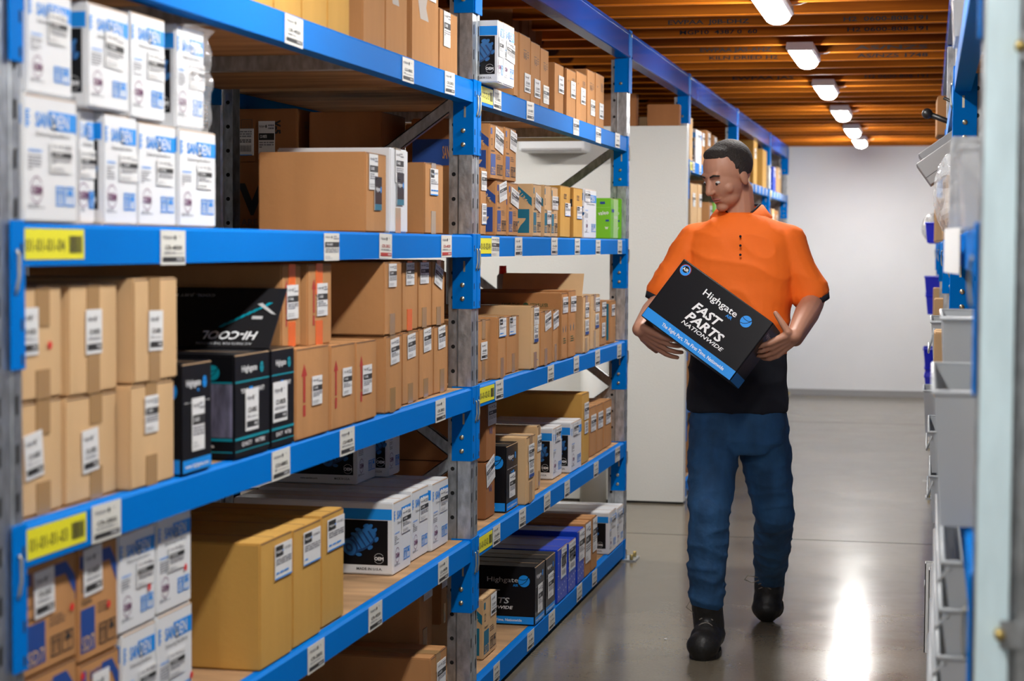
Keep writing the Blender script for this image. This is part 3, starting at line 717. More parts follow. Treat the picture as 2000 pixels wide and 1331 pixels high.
# far bays: shelves, and the mezzanine beam that runs over everything
for b in range(3, len(FR2) - 1):
    Y0, Y1 = FR2[b], FR2[b + 1]
    for L, z in ZL.items():
        bo = beam(rack, XF, Y0, Y1, z, 1); deck(rack, BACK + .026, XF - .026, Y0 + .05, Y1 - .05, z)
        if L in 'AB':
            n = max(3, int((Y1 - Y0) / .32))
            for i in range(n):
                y = Y0 + .1 + (Y1 - Y0 - .2) * (i + .3) / n; stick(bo, 'bin', 'X', (0, y, -.064), .10, .06, 0, 'price_label')
            bay_label(bo, .0004, Y0 + .06, Y0 + .20, -.056, -.008, '01-01-0%d-05' % (b + 1))
tb = thing('mezzanine_beam', 'glossy dark blue steel beam under the ceiling joists, running over the racking to the back wall', 'beam', (0, 0, 0))
q = MB()
T0, T1 = 2.305, ZT - .002
ends = [-1.0] + FR2[:] 
for a, b in zip(ends, ends[1:]):
    q = MB()
    prof = [(0, T0), (.006, T0 + .002), (.006, T0 + .010), (0, T0 + .014), (0, T1 - .010), (.006, T1 - .008), (.006, T1), (-.055, T1), (-.055, T1 - .004), (-.004, T1 - .004), (-.004, T0 + .004), (-.055, T0 + .004), (-.055, T0)]
    q.prism([(XF + .004 + x, z) for x, z in prof][::-1], a + .03, b - .03, 'rack_blue_gloss', 'y'); q.build('beam_section', tb)
for y in FR2:
    q = MB(); q.rbox((XF + .001, y - .045, 2.15), (XF + .006, y + .045, T1 + .012), 'rack_blue', .002)
    q.box((XF - .06, y - .051, 2.15), (XF + .001, y - .047, T0 - .001), 'rack_blue'); q.tube([(XF - .03, y - .051, 2.19), (XF - .03, y - .056, 2.19)], .007, 'zinc', 8)
    q.tube([(XF + .006, y, T1 - .012), (XF + .012, y, T1 - .012)], .009, 'zinc', 8); q.build('splice_bracket', tb)

# ================================================================ boxes of the first bay
rnd = random.Random(11)
def ship(u=.5, v=.3, w=.075, h=.10, rot=0, kind='ship', face='X'): return (kind, face, u, v, w, h, rot)
# top shelf
for i, (a, b) in enumerate(((430, 482), (482, 533), (534, 588.5), (589, 639), (640, 683.5))):
    bx('gold_bare', a, b, 0, 'A', ['golden tan carton cut off by the upper edge', 'golden tan carton left of the top beam label', 'golden tan carton above the largest beam label', 'golden tan carton with the corner of a label over its front', 'golden tan carton just before the brown gap'][i] + ', near bay top shelf',
       zt=2.245, inset=.03, stickers=[ship(.5, .72)] if i > 2 else ())
bx('kraft_bare', 709, 752.5, 0, 'A', 'plain brown carton beside the dark gap, top shelf of the near bay', zt=2.25, inset=.02, d=.5)
bx('glue', 753, 796, 0, 'A', 'brown carton with a grey glue scar, top shelf, left of the other scarred one', zt=2.25, inset=.02, d=.5, stickers=[ship(.4, .8)])
bx('glue', 804, 857, 0, 'A', 'brown carton with a grey glue scar and two labels at its top', zt=2.235, inset=.02, d=.5, stickers=[ship(.28, .72), ship(.86 - .25, .66)])
bx('kraft_bare', 858, 894, 14, 'A', 'brown carton with one label, against the middle upright on the top shelf', inset=.02, d=.5, stickers=[ship(.2, .60)])
# second shelf: white cartons in two layers
row = {}
sd = lambda u=.46, v=.40: [('ship', 'X', u, v, .075, .048)]
row[1] = bx('sanden', 34, 151, 178, 'B', 'white carton with blue band standing furthest forward, nearest the first upright', inset=.0, d=.30, stickers=sd())
row[2] = bx('sanden', 153, 186, 210, 'B', 'narrowly showing white carton set back behind its bigger neighbour', inset=.05, d=.30, stickers=sd(.2))
row[3] = bx('sanden', 191, 268, 217, 'B', 'white carton with blue band in the lower row, third from the first upright', inset=.035, d=.30, stickers=sd())
row[4] = bx('sanden', 269, 344, 236, 'B', 'white carton with blue band in the lower row, next to the end carton', inset=.035, d=.30, stickers=sd())
row[5] = bx('sanden', 346, 422, 249, 'B', 'white carton with blue band at the open end of the lower row', inset=.03, d=.30, stickers=sd())
u1 = bx('sanden', 51, 141, -30, row[1], 'white carton atop the forward one, nearest the first upright', inset=.01, d=.28, stickers=[('ship', 'X', .45, .5, .065, .05)])
u2 = bx('sanden', 171, 252, 2, row[3], 'white upper carton with a tan bordered label, its black side showing', inset=-.01, d=.30, stickers=[('ship', 'X', .38, .42, .075, .060, -.04)])
u2['z0'] = row[1]['z1']
u3 = bx('sanden', 254, 323, 20, row[4], 'white upper carton between its black-sided neighbours', inset=-.005, d=.30, stickers=sd())
u4 = bx('sanden', 343, 399, 45, row[5], 'crushed white carton wrapped in clear film, last of the upper row', inset=.01, d=.30, stickers=sd())
wr = bpy.data.meshes.new('film'); vs, fs = [], []; rr = random.Random(4)
for a in range(13):
    for b_ in range(13):
        vs.append((.0035 + rr.uniform(0, .010) + .012 * math.sin(b_ * .9) ** 2, (a / 12 - .5) * (u4['Y1'] - u4['Y0'] - .01), (b_ / 12) * (u4['z1'] - u4['z0'])))
fs = [[a * 13 + b_, a * 13 + b_ + 1, (a + 1) * 13 + b_ + 1, (a + 1) * 13 + b_] for a in range(12) for b_ in range(12)]
wr.from_pydata(vs, [], fs); mf = bpy.data.materials.new('film'); mf.use_nodes = True; bb = mf.node_tree.nodes['Principled BSDF']
bb.inputs['Base Color'].default_value = (.9, .9, .9, 1); bb.inputs['Roughness'].default_value = .06; bb.inputs['Alpha'].default_value = .22; bb.inputs['Specular IOR Level'].default_value = 1
wr.materials.append(mf); MATS['film'] = mf
wr.polygons.foreach_set('use_smooth', [True] * len(fs)); fo = put('clear_film', wr, u4['o'], (.15, 0, 0))
# big carton, white carton and small carton
bx('kraft_bare', 714.5, 755, 296, 'B', 'big plain brown carton lying lengthwise on the second shelf of the near bay', inset=.03, d=.285, stickers=[('ship', 'X', .12, .66, .075, .09), ('dark', 'X', .38, .28, .06, .085)])
bx('white', 757, 797, 287, 'B', 'white carton behind the big brown one, with a dark sticker', inset=.02, d=.31, stickers=[('ship', 'X', .25, .66, .075, .085), ('dark', 'X', .32, .33, .065, .085)], tape='tape_clear')
bx('kraft', 830, 866, 317, 'B', 'small brown taped carton next to the middle upright, second shelf', inset=.03, d=.16, tape='tape_clear', stickers=[('parts', 'X', .25, .55, .085, .075)])
# middle shelf
m1 = bx('tan', 36, 122, 791, 'C', 'lower brown carton nearest the first upright, middle shelf', inset=.03, d=.34, stickers=[ship(.12, .32, .062, .072, .1, 'big')])
m2 = bx('tan', 127, 229, 781, 'C', 'lower brown carton in the middle of the three stacked pairs', yb=990, d=.34, stickers=[ship(.30, .26, .062, .072, .05, 'big')])
m3 = bx('tan', 248, 341, 757, 'C', 'lower brown carton beside the narrow black one, middle shelf', yb=962, d=.36, stickers=[ship(.30, .52, .058, .066, 0)])
bx('tan', 32, 121, 561, m1, 'upper brown carton with a red dot, nearest the first upright', d=.34, stickers=[ship(.02, .40, .062, .075, 0, 'big'), ('red', 'X', .70, .47, 0, 0)])
bx('tan', 133, 229, 556, m2, 'upper brown carton in the middle of the three stacked pairs', d=.34, stickers=[ship(.32, .36, .062, .075, 0, 'big')])
bx('tan', 261, 347, 545, m3, 'upper brown carton with bulging top beside the black open box', d=.40, stickers=[ship(.30, .30, .062, .072, -.02, 'big')])
bx('highgate', 347, 414, 713, 'C', 'narrow black carton with blue foot, beside the brown stacks', yb=934, d=.30, stickers=[('ship', 'X', .30, .20, .062, .10)])
bx('hicool', 457, 527, 694, 'C', 'black carton with a machine picture on its side, near bay', yb=908, d=.36, stickers=[('big', 'X', .28, .25, .075, .085)])
h3 = bx('hicool', 528.5, 575.5, 683, 'C', 'open black carton with raised lid on the middle shelf', yb=888, d=.36, stickers=[('big', 'X', .05, .26, .09, .085)])
hf = MB(); hd = .18
M = Matrix.Translation((0, -(h3['Y1'] - h3['Y0']) / 2 + .004, h3['z1'] - h3['z0'] + .002)) @ Matrix.Rotation(-.75, 4, 'X')
hf.add([M @ Vector(p) for p in ((-.17, 0, 0), (.175, 0, 0), (.175, 0, .17), (-.17, 0, .17), (-.17, .003, 0), (.175, .003, 0), (.175, .003, .17), (-.17, .003, .17))],
       [(0, 1, 2, 3), (7, 6, 5, 4), (0, 4, 5, 1), (1, 5, 6, 2), (2, 6, 7, 3), (3, 7, 4, 0)], 'black_glossy')
f = Face(hf, M @ Vector((.175, -.0004, .17)), -Vector((1, 0, 0)), -(M.to_3x3() @ Vector((0, 0, 1))), M.to_3x3() @ Vector((0, -1, 0)), .345, .17)
f.text('HI-COOL', .10, .74, .13, 'white_ink', 2, width=.36, shear=.25, bold=.02); f.text('A/C PARTS FOR THE NATION', .12, .92, .035, 'silver_ink', 2, width=.36); f.text('COOL. JUST BETTER.', .46, .12, .04, 'silver_ink', 2, width=.40)
for k in range(8): f.poly([(.06 + .035 * k, .25 + .05 * k), (.09 + .035 * k, .25 + .05 * k), (.125 + .035 * k, .32 + .05 * k), (.10 + .035 * k, .32 + .05 * k)], 'aqua_ink', 1)
f.poly([(.02, .45), (.05, .44), (.16, .28), (.13, .26)], 'silver_ink', 2); f.rect(.10, .48, .17, .53, 'silver_ink', 2)
hf.build('lid_flap', h3['o'])
arr = []
arr.append(bx('arrow', 578, 643, 683, 'C', 'lower carton with a red arrow, right after the black boxes', yb=867, d=.36, stickers=[ship(.45, .35, .07, .065)]))
arr.append(bx('arrow', 646, 694, 676, 'C', 'lower carton with the clearest red arrow, in the middle of the arrow boxes', yb=846, d=.36, stickers=[ship(.45, .38, .07, .065)]))
arr.append(bx('arrow', 695.5, 736, 669, 'C', 'lower carton with a red arrow, furthest along of the arrow boxes', yb=832, d=.36, stickers=[ship(.28, .34, .075, .07)]))
lo = []
for i, (a, b, yt, yb) in enumerate(((753, 785, 658, 809), (786, 818, 650, 792), (818.7, 846.5, 643, 780), (847.3, 875, 638.5, 771))):
    lo.append(bx('kraft', a, b, yt, 'C', ['lower', 'lower', 'lower', 'lower'][i] + ' brown taped carton ' + ['beside the arrow boxes, middle shelf', 'one place on from the arrow boxes, with a tape strip', 'two places before the middle upright, middle shelf row', 'hard against the middle upright, middle shelf'][i],
                 yb=yb, d=.36 if i else .40, stickers=[ship(.28, .62 + .05 * (i > 1), .08, .065, .06)]))
ztop = 1.405
def up(st, a, b, on, desc, **k):
    return bx(st, a, b, 0, on, desc, zt=ztop, **k)
up('arrow', 534, 588, arr[0], 'upper carton with orange tape behind the raised black lid', d=.60, tape='tape_orange', inset=.03, stickers=[ship(.22, .34, .075, .075)])
up('arrow', 601, 648, arr[1], 'upper carton with orange tape, next to the long brown one', d=.60, tape='tape_orange', inset=.02, stickers=[ship(.35, .36, .075, .075)])
up('kraft', 751, 785, lo[0], 'long upper brown carton whose side catches a slanting shadow', d=.60, stickers=[ship(.2, .70, .07, .06)])
up('kraft', 785.6, 816, lo[1], 'upper brown taped carton just past the long shadowed one', d=.36, tape='tape_orange', stickers=[ship(.2, .70, .08, .06)])
up('kraft', 816.6, 843, lo[2], 'upper brown taped carton, next but one to the middle upright', d=.36, stickers=[ship(.1, .70, .09, .06)])
up('kraft', 843.6, 869, lo[3], 'upper brown taped carton against the middle upright', d=.36, stickers=[ship(.12, .72, .09, .06, -.25)])
# fourth shelf
s3 = bx('sd7', 42, 150, 1335, 'D', 'blue printed brown carton at the bottom of the first stack, fourth shelf', inset=.03, d=.34)
s4 = bx('sd7', 154, 234, 1302, 'D', 'blue printed brown carton under the second one of its kind', inset=.03, d=.34, stickers=[('big', 'X', .30, .45, .065, .08), ('red', 'X', .05, .9, 0, 0)])
bx('sd7', 42, 149, 1112, s3, 'blue printed brown carton with a red dot, atop the stack by the first upright', d=.34, stickers=[('big', 'X', .20, .50, .070, .075, .03), ('red', 'X', .9, .48, 0, 0)])
bx('sd7', 151, 230, 1075, s4, 'blue printed brown carton with a red dot, touching the white cartons', d=.34, stickers=[('big', 'X', .12, .58, .072, .080, .03), ('red', 'X', .74, .42, 0, 0)])
w3 = bx('sanden', 238, 305, 1243, 'D', 'white carton in the bottom layer next to the brown printed ones', inset=.03, d=.32, stickers=sd())
w4 = bx('sanden', 306.5, 376, 1207, 'D', 'white carton with red dot in the bottom layer, beside the golden boxes', inset=.03, d=.32, stickers=sd(.3) + [('red', 'X', .95, .32, 0, 0)])
bx('sanden', 230.5, 304, 1046, w3, 'white carton in the top layer next to the brown printed ones', d=.32, stickers=sd() + [('red', 'X', .80, .36, 0, 0)], inset=0)
bx('sanden', 306, 374, 1012, w4, 'white carton in the top layer, beside the tall golden boxes', d=.32, stickers=sd(.3) + [('red', 'X', .8, .38, 0, 0)])
bx('gold', 508, 571, 1064, 'D', 'big golden brown carton, nearest of the tall three', yb=1313, d=.45, stickers=[('parts', 'X', .42, .66, .11, .075)])
bx('gold', 572, 627, 1038, 'D', 'big golden brown carton in the middle of the tall three', yb=1270, d=.45, stickers=[('parts', 'X', .34, .66, .12, .075)])
bx('gold', 628, 672, 1010, 'D', 'big golden brown carton, furthest of the tall three', yb=1229, d=.45, stickers=[('parts', 'X', .32, .66, .13, .075)])
n1 = bx('sanden', 768, 803, 983, 'D', 'white carton with a blue compressor picture on its black side', yb=1125, d=.46, stickers=[('ship', 'X', .45, .52, .09, .065)])
n2 = bx('sanden', 804, 837, 957, 'D', 'white carton in the middle of three on the fourth shelf', yb=1098, zt=n1['z1'], d=.46, stickers=[('ship', 'X', .45, .52, .09, .065)])
n3 = bx('sanden', 841, 876, 935, 'D', 'white carton against the middle upright on the fourth shelf', yb=1080, zt=n1['z1'], d=.46, stickers=[('ship', 'X', .45, .52, .09, .065)])
bx('sanden', 697, 735, 820, n1, 'white upper carton half hidden by the beam, set back', inset=.205, zt=.948, d=.30, stickers=())
bx('sanden', 754, 787, 820, n2, 'white upper carton seen under the beam, second from the brace', inset=.155, zt=.948, d=.28)
# bottom shelf
x2 = bx('kraft', 841, 873, 1288, 'E', 'brown labelled carton low down beside the middle upright', inset=.03, d=.50, stickers=[ship(.35, .35, .10, .08)])
x3 = bx('dark', 780, 838, 1300, 'E', 'brown carton at floor level under the dark gap', inset=.14, d=.6)
bx('kraft', 818, 845, 1140, x3, 'brown carton stacked up under the fourth shelf, first of two', inset=-.02, zt=.46, d=.45, stickers=[ship(.3, .75, .10, .08)])
bx('kraft', 846, 873, 1120, x2, 'brown carton stacked up under the fourth shelf, by the upright', inset=x2['X'] - x3['X'] - .02, zt=.46, d=.3, stickers=[ship(.1, .82, .10, .08)])
bx('dark', 600, 640, 1300, 'E', 'dark brown labelled carton under the fourth beam', inset=.06, zt=.30, d=.5, stickers=[ship(.3, .5, .1, .1)])

# ================================================================ boxes of the second bay
# top shelf
s1 = bx('sanden', 957, 983, 30, 'A', 'white carton overhanging the beam, next to the middle upright', inset=-.055, d=.30, stickers=[('ship', 'X', .45, .42, .10, .06)])
bx('sanden', 983.6, 1005, 43, 'A', 'second overhanging white carton on the far top shelf', inset=-.055, d=.30, stickers=[('ship', 'X', .38, .42, .12, .06, -.05)])
tp = [('v5', 1015, 1036.3, 63, 'brown carton marked V-5, nearest to the white cartons', .30), ('v5', 1036.8, 1055.2, 79, 'brown carton marked V-5 in the middle of three tall ones', .30),
      ('v5', 1055.6, 1072, 92, 'brown carton marked V-5, furthest of the three tall ones', .30), ('kraft_bare', 1083, 1101, 121, 'brown carton with a small white patch at its top corner', .30),
      ('marks', 1106.5, 1125, 132, 'brown carton with packing symbols beside the gap', .30), ('marks', 1125.5, 1146, 137, 'brown carton with packing symbols before the taller thin one', .30),
      ('v5', 1147, 1162, 134, 'thin brown carton standing a little taller than its neighbours', .30), ('marks', 1163.5, 1180, 141, 'last brown carton of the far top shelf, by the upright', .30)]
bx('kraft_bare', 1004, 1012.5, 58, 'A', 'sliver of brown carton peeking out beside the overhanging white cartons', inset=.01, d=.30)
for i, (st, a, b, yt, de, d) in enumerate(tp):
    bx(st, a, b, yt, 'A', de, inset=.02, d=d, stickers=[ship(.42, (.14, .12, .08, .42, .42, .36, .18, .18)[i], .10, .065, 0, 'bin_mid' if i in (2, 6) else 'big')])
bk = XF - .40
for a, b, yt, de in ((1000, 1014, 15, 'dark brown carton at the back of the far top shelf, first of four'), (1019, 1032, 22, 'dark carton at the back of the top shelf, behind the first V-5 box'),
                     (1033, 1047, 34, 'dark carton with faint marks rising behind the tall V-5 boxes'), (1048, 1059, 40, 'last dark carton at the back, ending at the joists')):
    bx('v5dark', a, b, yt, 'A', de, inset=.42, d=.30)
# second shelf
a1 = bx('sd5', 970, 990, 353, 'B', 'lower blue printed compressor carton, nearer one of its pair', inset=.02, d=.28, stickers=[('ship', 'X', .35, .60, .11, .06, .15)])
a2 = bx('sd5', 991.3, 1012.5, 356, 'B', 'lower blue printed compressor carton, further one of its pair', inset=.015, d=.28, stickers=[('ship', 'X', .36, .62, .12, .055, -.15)])
bx('sd5', 957, 983.5, 241, a1, 'upper blue printed compressor carton leaning out over its pair', inset=0, d=.28, stickers=[('ship', 'X', .32, .66, .12, .07, -.15)])
bx('sd5', 984, 1008.5, 247, a2, 'upper blue printed compressor carton, further one of its pair', inset=0, d=.28, stickers=[('ship', 'X', .50, .66, .10, .065, -.1)])
bx('kraft_bare', 938, 950, 326, 'B', 'brown carton with two white labels half hidden by the middle upright', inset=.01, d=.14, stickers=[('ship', 'X', .2, .66, .07, .06), ('code', 'X', .2, .16, .06, .065)])
bx('sd7teal', 1041, 1057.5, 359, 'B', 'brown carton with a teal block and teal slanting band', inset=.02, d=.30, stickers=[('ship', 'X', .2, .56, .10, .055, -.2)])
bx('sd7teal', 1063, 1076, 361, 'B', 'slim brown carton with teal print, first of two narrow ones', inset=.02, d=.28, stickers=[('ship', 'X', .5, .25, .07, .05)])
bx('sd7teal', 1076.5, 1090, 365, 'B', 'slim brown carton with teal print, second of two narrow ones', inset=.02, d=.28, stickers=[('ship', 'X', .1, .55, .11, .05)])
bx('fragile', 1094, 1114, 362, 'B', 'plain golden carton with wine glass symbols, first of two', inset=.02, d=.30, stickers=[('parts', 'X', .45, .42, .11, .05)])
bx('fragile', 1120, 1138, 366, 'B', 'plain golden carton with wine glass symbols, beside the white one', inset=.02, d=.30, stickers=[('parts', 'X', .35, .38, .11, .05)])
bx('sanden', 1141, 1165, 368, 'B', 'white carton between the golden and the green ones', inset=.03, d=.25, stickers=[('ship', 'X', .02, .80, .12, .05)])
bx('green', 1193, 1207.5, 387, 'B', 'bright green carton with white lettering on its side', inset=.02, d=.32)
bx('green', 1213.5, 1221.5, 388, 'B', 'narrow green carton next to the far upright', inset=.02, d=.3)
# dark boxes at the back of the second bay's near end, seen through the frame
def back_box(style, xl, xc, yt, z0, z1, Y, desc, dy=.3, st=()):
    X0 = onY(xl, yt, Y).x; X1 = onY(xc, yt, Y).x
    return carton(style, X1, Y, Y + dy, z0, z1, X1 - X0, desc, stickers=st)
zb = ZL['B'] + .0015
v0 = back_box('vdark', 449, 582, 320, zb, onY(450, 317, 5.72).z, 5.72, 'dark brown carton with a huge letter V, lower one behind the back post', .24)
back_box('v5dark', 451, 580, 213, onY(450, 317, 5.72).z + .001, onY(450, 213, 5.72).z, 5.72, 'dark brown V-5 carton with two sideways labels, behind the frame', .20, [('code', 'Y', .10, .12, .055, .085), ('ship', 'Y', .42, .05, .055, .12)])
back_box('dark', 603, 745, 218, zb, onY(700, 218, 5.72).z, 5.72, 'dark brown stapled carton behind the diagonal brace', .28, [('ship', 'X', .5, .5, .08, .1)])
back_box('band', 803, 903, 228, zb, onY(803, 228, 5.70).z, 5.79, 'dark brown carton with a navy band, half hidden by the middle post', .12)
# middle shelf
c = [('kraft', 932, 958, 627, 749, .34, 'short brown taped carton right after the middle upright', [('big', 'X', .25, .36, .085, .055)]),
     ('kraft', 959, 988.3, 623, 745.5, .34, 'short brown carton with a dark cornered label, first of two', [('parts', 'X', .12, .74, .10, .06)]),
     ('kraft', 989.5, 1014, 619, 731, .34, 'short brown carton with a dark cornered label, second of two', [('parts', 'X', .18, .72, .10, .06)]),
     ('compressor', 1037, 1054.5, 599, 728, .34, 'tall pale carton pulled forward, printed COMPRESSOR on its side', [('ship', 'X', .3, .70, .08, .06), ('blueend', 'X', .3, .42, .07, .06)]),
     ('kraft', 1056, 1079, 609, 718.5, .30, 'brown carton with a tilted label, just past the pale tall one', [('ship', 'X', .35, .62, .11, .06, .12)]),
     ('kraft', 1079.6, 1091, 606, 708, .30, 'narrow brown carton with a tilted label', [('ship', 'X', .3, .62, .10, .06, .12)]),
     ('ozone', 1096.5, 1109, 573, 706, .40, 'tall brown carton with an ozone slogan along its side', [('ship', 'X', .3, .70, .10, .06)]),
     ('ozone', 1110, 1125, 568, 700.5, .40, 'tall brown carton with teal hands symbol, behind the slogan one', [('ship', 'X', .35, .68, .11, .06)]),
     ('tan', 1138.5, 1152, 579, 691, .34, 'pale carton with two labels, under the yellow flap', [('ship', 'X', .3, .62, .08, .06), ('blueend', 'X', .3, .32, .08, .06)]),
     ('tan', 1153, 1172, 577, 684, .34, 'pale carton with two labels, beyond the yellow flapped one', [('ship', 'X', .5, .68, .10, .06), ('blueend', 'X', .5, .38, .08, .06)]),
     ('kraft_bare', 1173, 1185, 589, 676, .18, 'small brown carton before the teal sided one', [('ship', 'X', .2, .66, .10, .06), ('code', 'X', .2, .2, .08, .06)]),
     ('tealside', 1192, 1203, 588, 671, .16, 'last small brown carton with a teal side', [('ship', 'X', .2, .64, .08, .05)])]
for st, a, b, yt, yb, d, de, stc in c:
    fl = (.055, -.5) if 'yellow flapped' not in de and 'yellow flap' in de else None
    bx(st, a, b, yt, 'C', de, yb=yb, d=d, stickers=stc, flap=(.10, .45) if fl else None)
def rear(style, x0, x1, Y0, Y1, z0, z1, desc, **k): return carton(style, x1, Y0, Y1, z0, z1, x1 - x0, desc, **k)
zc = ZL['C'] + .0015
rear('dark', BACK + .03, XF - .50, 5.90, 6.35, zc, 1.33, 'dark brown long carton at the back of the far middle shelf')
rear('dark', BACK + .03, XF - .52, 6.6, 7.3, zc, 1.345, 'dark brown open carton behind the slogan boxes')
bi = rear('ish', XF - .46, XF - .24, 8.15, 8.42, zc, onY(1160, 557, 8.15).z, 'pale carton with big red lettering, at the back of the middle shelf')
t = thing('spray_can', 'small can with a red cap behind the middle shelf boxes', 'can', (onY(982, 545, 8.02).x, 8.02, 0)); t.location.z = zc
q = MB(); q.tube([(0, 0, 0), (0, 0, .30), (0, 0, .31)], [.026, .026, .018], 'plastic_grey', 16); q.build('can_body', t)
q = MB(); q.tube([(0, 0, .31), (0, 0, .345)], [.017, .015], 'red_dot', 14); q.build('cap', t)
# fourth shelf
k1 = bx('end', 948.5, 967, 905, 'D', 'brown carton lying at the foot of the stack by the middle upright', yb=1016, d=.34, stickers=[('ship', 'X', .2, .55, .12, .08, .2)])
bx('end', 949, 969, 800, k1, 'brown carton on top of the stack by the middle upright', inset=.0, zt=.93, d=.34, stickers=[('ship', 'X', .2, .72, .12, .07)])
c = [('highgate', 989, 1012, 873, 1002, .34, 'black carton with blue foot on the far fourth shelf', [('ship', 'X', .22, .20, .09, .08)]),
     ('tan', 1028, 1046, 856, 987, .34, 'pale taped carton after the black one, far fourth shelf', [('ship', 'X', .2, .62, .09, .06), ('blueend', 'X', .25, .38, .08, .06)]),
     ('tan', 1048.5, 1057, 834, 957, .34, 'slim pale taped carton half behind its neighbour', [('ship', 'X', .1, .6, .08, .06)]),
     ('sanden', 1080, 1098, 838, 937, .34, 'white carton with black side and picture, first of two on the fourth shelf', [('ship', 'X', .3, .72, .09, .05)]),
     ('sanden', 1115.5, 1136, 827, 924, .34, 'white carton with black side and picture, second of two on the fourth shelf', [('ship', 'X', .2, .76, .10, .05)]),
     ('gold_bare', 1136.5, 1151, 771, 908, .62, 'tallest golden carton reaching up to the beam above', [('ship', 'X', .3, .62, .10, .07), ('code', 'X', .35, .42, .08, .05)]),
     ('kraft_bare', 1152, 1165, 797, 894, .36, 'brown carton with a sagging lid, next to the tallest golden one', [('ship', 'X', .15, .5, .12, .07)]),
     ('kraft_bare', 1165.4, 1178, 792, 886, .36, 'brown carton in the middle of the last three, fourth shelf', [('ship', 'X', .2, .5, .12, .07)]),
     ('kraft_bare', 1179.5, 1195, 786, 877, .36, 'brown carton at the far end of the fourth shelf', [('ship', 'X', .25, .5, .12, .07)])]
for st, a, b, yt, yb, d, de, stc in c: bx(st, a, b, yt, 'D', de, yb=yb, d=d, stickers=stc)
# bottom shelf
bx('sd7teal', 944, 970.5, 1172, 'E', 'small teal printed carton at the near end of the bottom shelf', yb=1290, d=.20, stickers=[('big', 'X', .52, .70, .08, .07)])
c = [('highgate', 1045, 1064.5, 1109, 1226, .42, 'large black carton showing its big white lettering, bottom shelf', [('ship', 'X', .25, .18, .08, .10)]),
     ('highgate', 1066, 1085, 1093, 1204, .42, 'black carton just behind the large lettered one, bottom shelf', [('ship', 'X', .2, .26, .10, .09)]),
     ('blue', 1089, 1108.5, 1076, 1185, .42, 'bright blue carton with two labels, first of three', [('ship', 'X', .35, .70, .10, .07), ('code', 'X', .3, .42, .10, .08)]),
     ('blue', 1109.5, 1125, 1062, 1164, .42, 'bright blue carton with two labels, middle of three', [('ship', 'X', .05, .72, .14, .07), ('code', 'X', .1, .42, .13, .08)]),
     ('blue', 1128, 1141.5, 1040, 1147, .42, 'bright blue carton with one long label, last of three', [('ship', 'X', .2, .45, .12, .12)]),
     ('kraft_bare', 1142.5, 1153.5, 1025, 1134, .5, 'brown carton with a big white label after the blue ones', [('ship', 'X', .2, .45, .12, .16)]),
     ('kraft_bare', 1155, 1166.6, 1015, 1120, .5, 'brown carton beside the last white one, bottom shelf', [('ship', 'X', .2, .5, .10, .14)]),
     ('sanden', 1190, 1204, 1003, 1097, .46, 'white carton with black side on the bottom shelf', [('ship', 'X', .3, .6, .10, .05)]),
     ('sanden', 1204.6, 1218, 995, 1085, .46, 'last white carton on the bottom shelf, against the far upright', [('ship', 'X', .3, .6, .10, .05)])]
for st, a, b, yt, yb, d, de, stc in c: bx(st, a, b, yt, 'E', de, yb=yb, d=d, stickers=stc)

# ================================================================ boxes of the far bays
def fbox(style, a, b, yt, L, desc, d=.3, inset=.03, st=True):
    return bx(style, a, b, yt, L, desc, inset=inset, d=d, stickers=[('ship', 'X', .3, .6, .12, .08)] if st else ())

fbox('tan_bare', 1347, 1353.5, 228, 'A', 'tall rounded pale carton at the start of the far bays, top shelf', st=False)
fbox('sanden', 1359.5, 1370.5, 252, 'A', 'white carton with a blue edge high in the far bays')
fbox('kraft_bare', 1371, 1376, 258, 'A', 'thin brown carton beside the far white one')
fbox('kraft_bare', 1380, 1389, 254, 'A', 'brown carton with bright labels just past the far white one')
fbox('kraft_bare', 1393, 1401, 264, 'A', 'brown carton partly behind the head of the man')
fbox('tan_bare', 1404, 1412, 275, 'A', 'pale carton hidden mostly by the head of the man')
fbox('green', 1413, 1420, 279, 'A', 'yellow green carton behind the head of the man', st=False)
fbox('kraft_bare', 1443, 1449, 275, 'A', 'brown carton right after the second far upright')
fbox('kraft_bare', 1450, 1456, 288, 'A', 'lower brown carton after the second far upright')
fbox('tan_bare', 1459, 1464.5, 297, 'A', 'short pale carton with a tall white label in the far bays')
fbox('gold_bare', 1472, 1479, 273, 'A', 'large golden carton, tallest of the far bays', d=.6)
fbox('gold_bare', 1490, 1499, 291, 'A', 'large brown carton with its side to the aisle in the far bays', d=.6, inset=.02, st=False)
fbox('sanden', 1502, 1505.5, 312, 'A', 'greenish white thin carton before the last upright but one')
fbox('blue', 1510, 1515, 325, 'A', 'dark blue carton in the last bay')
fbox('tan_bare', 1519, 1526.5, 327, 'A', 'pale carton in the last bay before the back wall')
fbox('kraft_bare', 1529, 1534, 331, 'A', 'last brown carton beside the back wall')
fbox('tan_bare', 1349, 1362, 357, 'B', 'pale carton with a dark sticker, on the far second shelf', inset=.02)
fbox('tan_bare', 1363, 1371, 359, 'B', 'leaning slim pale carton next to the dark stickered one')
fbox('kraft_bare', 1384, 1392, 395, 'B', 'brown open carton low on the far second shelf', d=.35)
fbox('green', 1395, 1404, 396, 'B', 'yellow green carton beside the neck of the man', st=False)
fbox('tan_bare', 1508, 1513, 408, 'B', 'pale carton peeping over the shoulder of the man')
fbox('kraft_bare', 1515, 1520, 411, 'B', 'brown carton just peeping over the shoulder of the man')
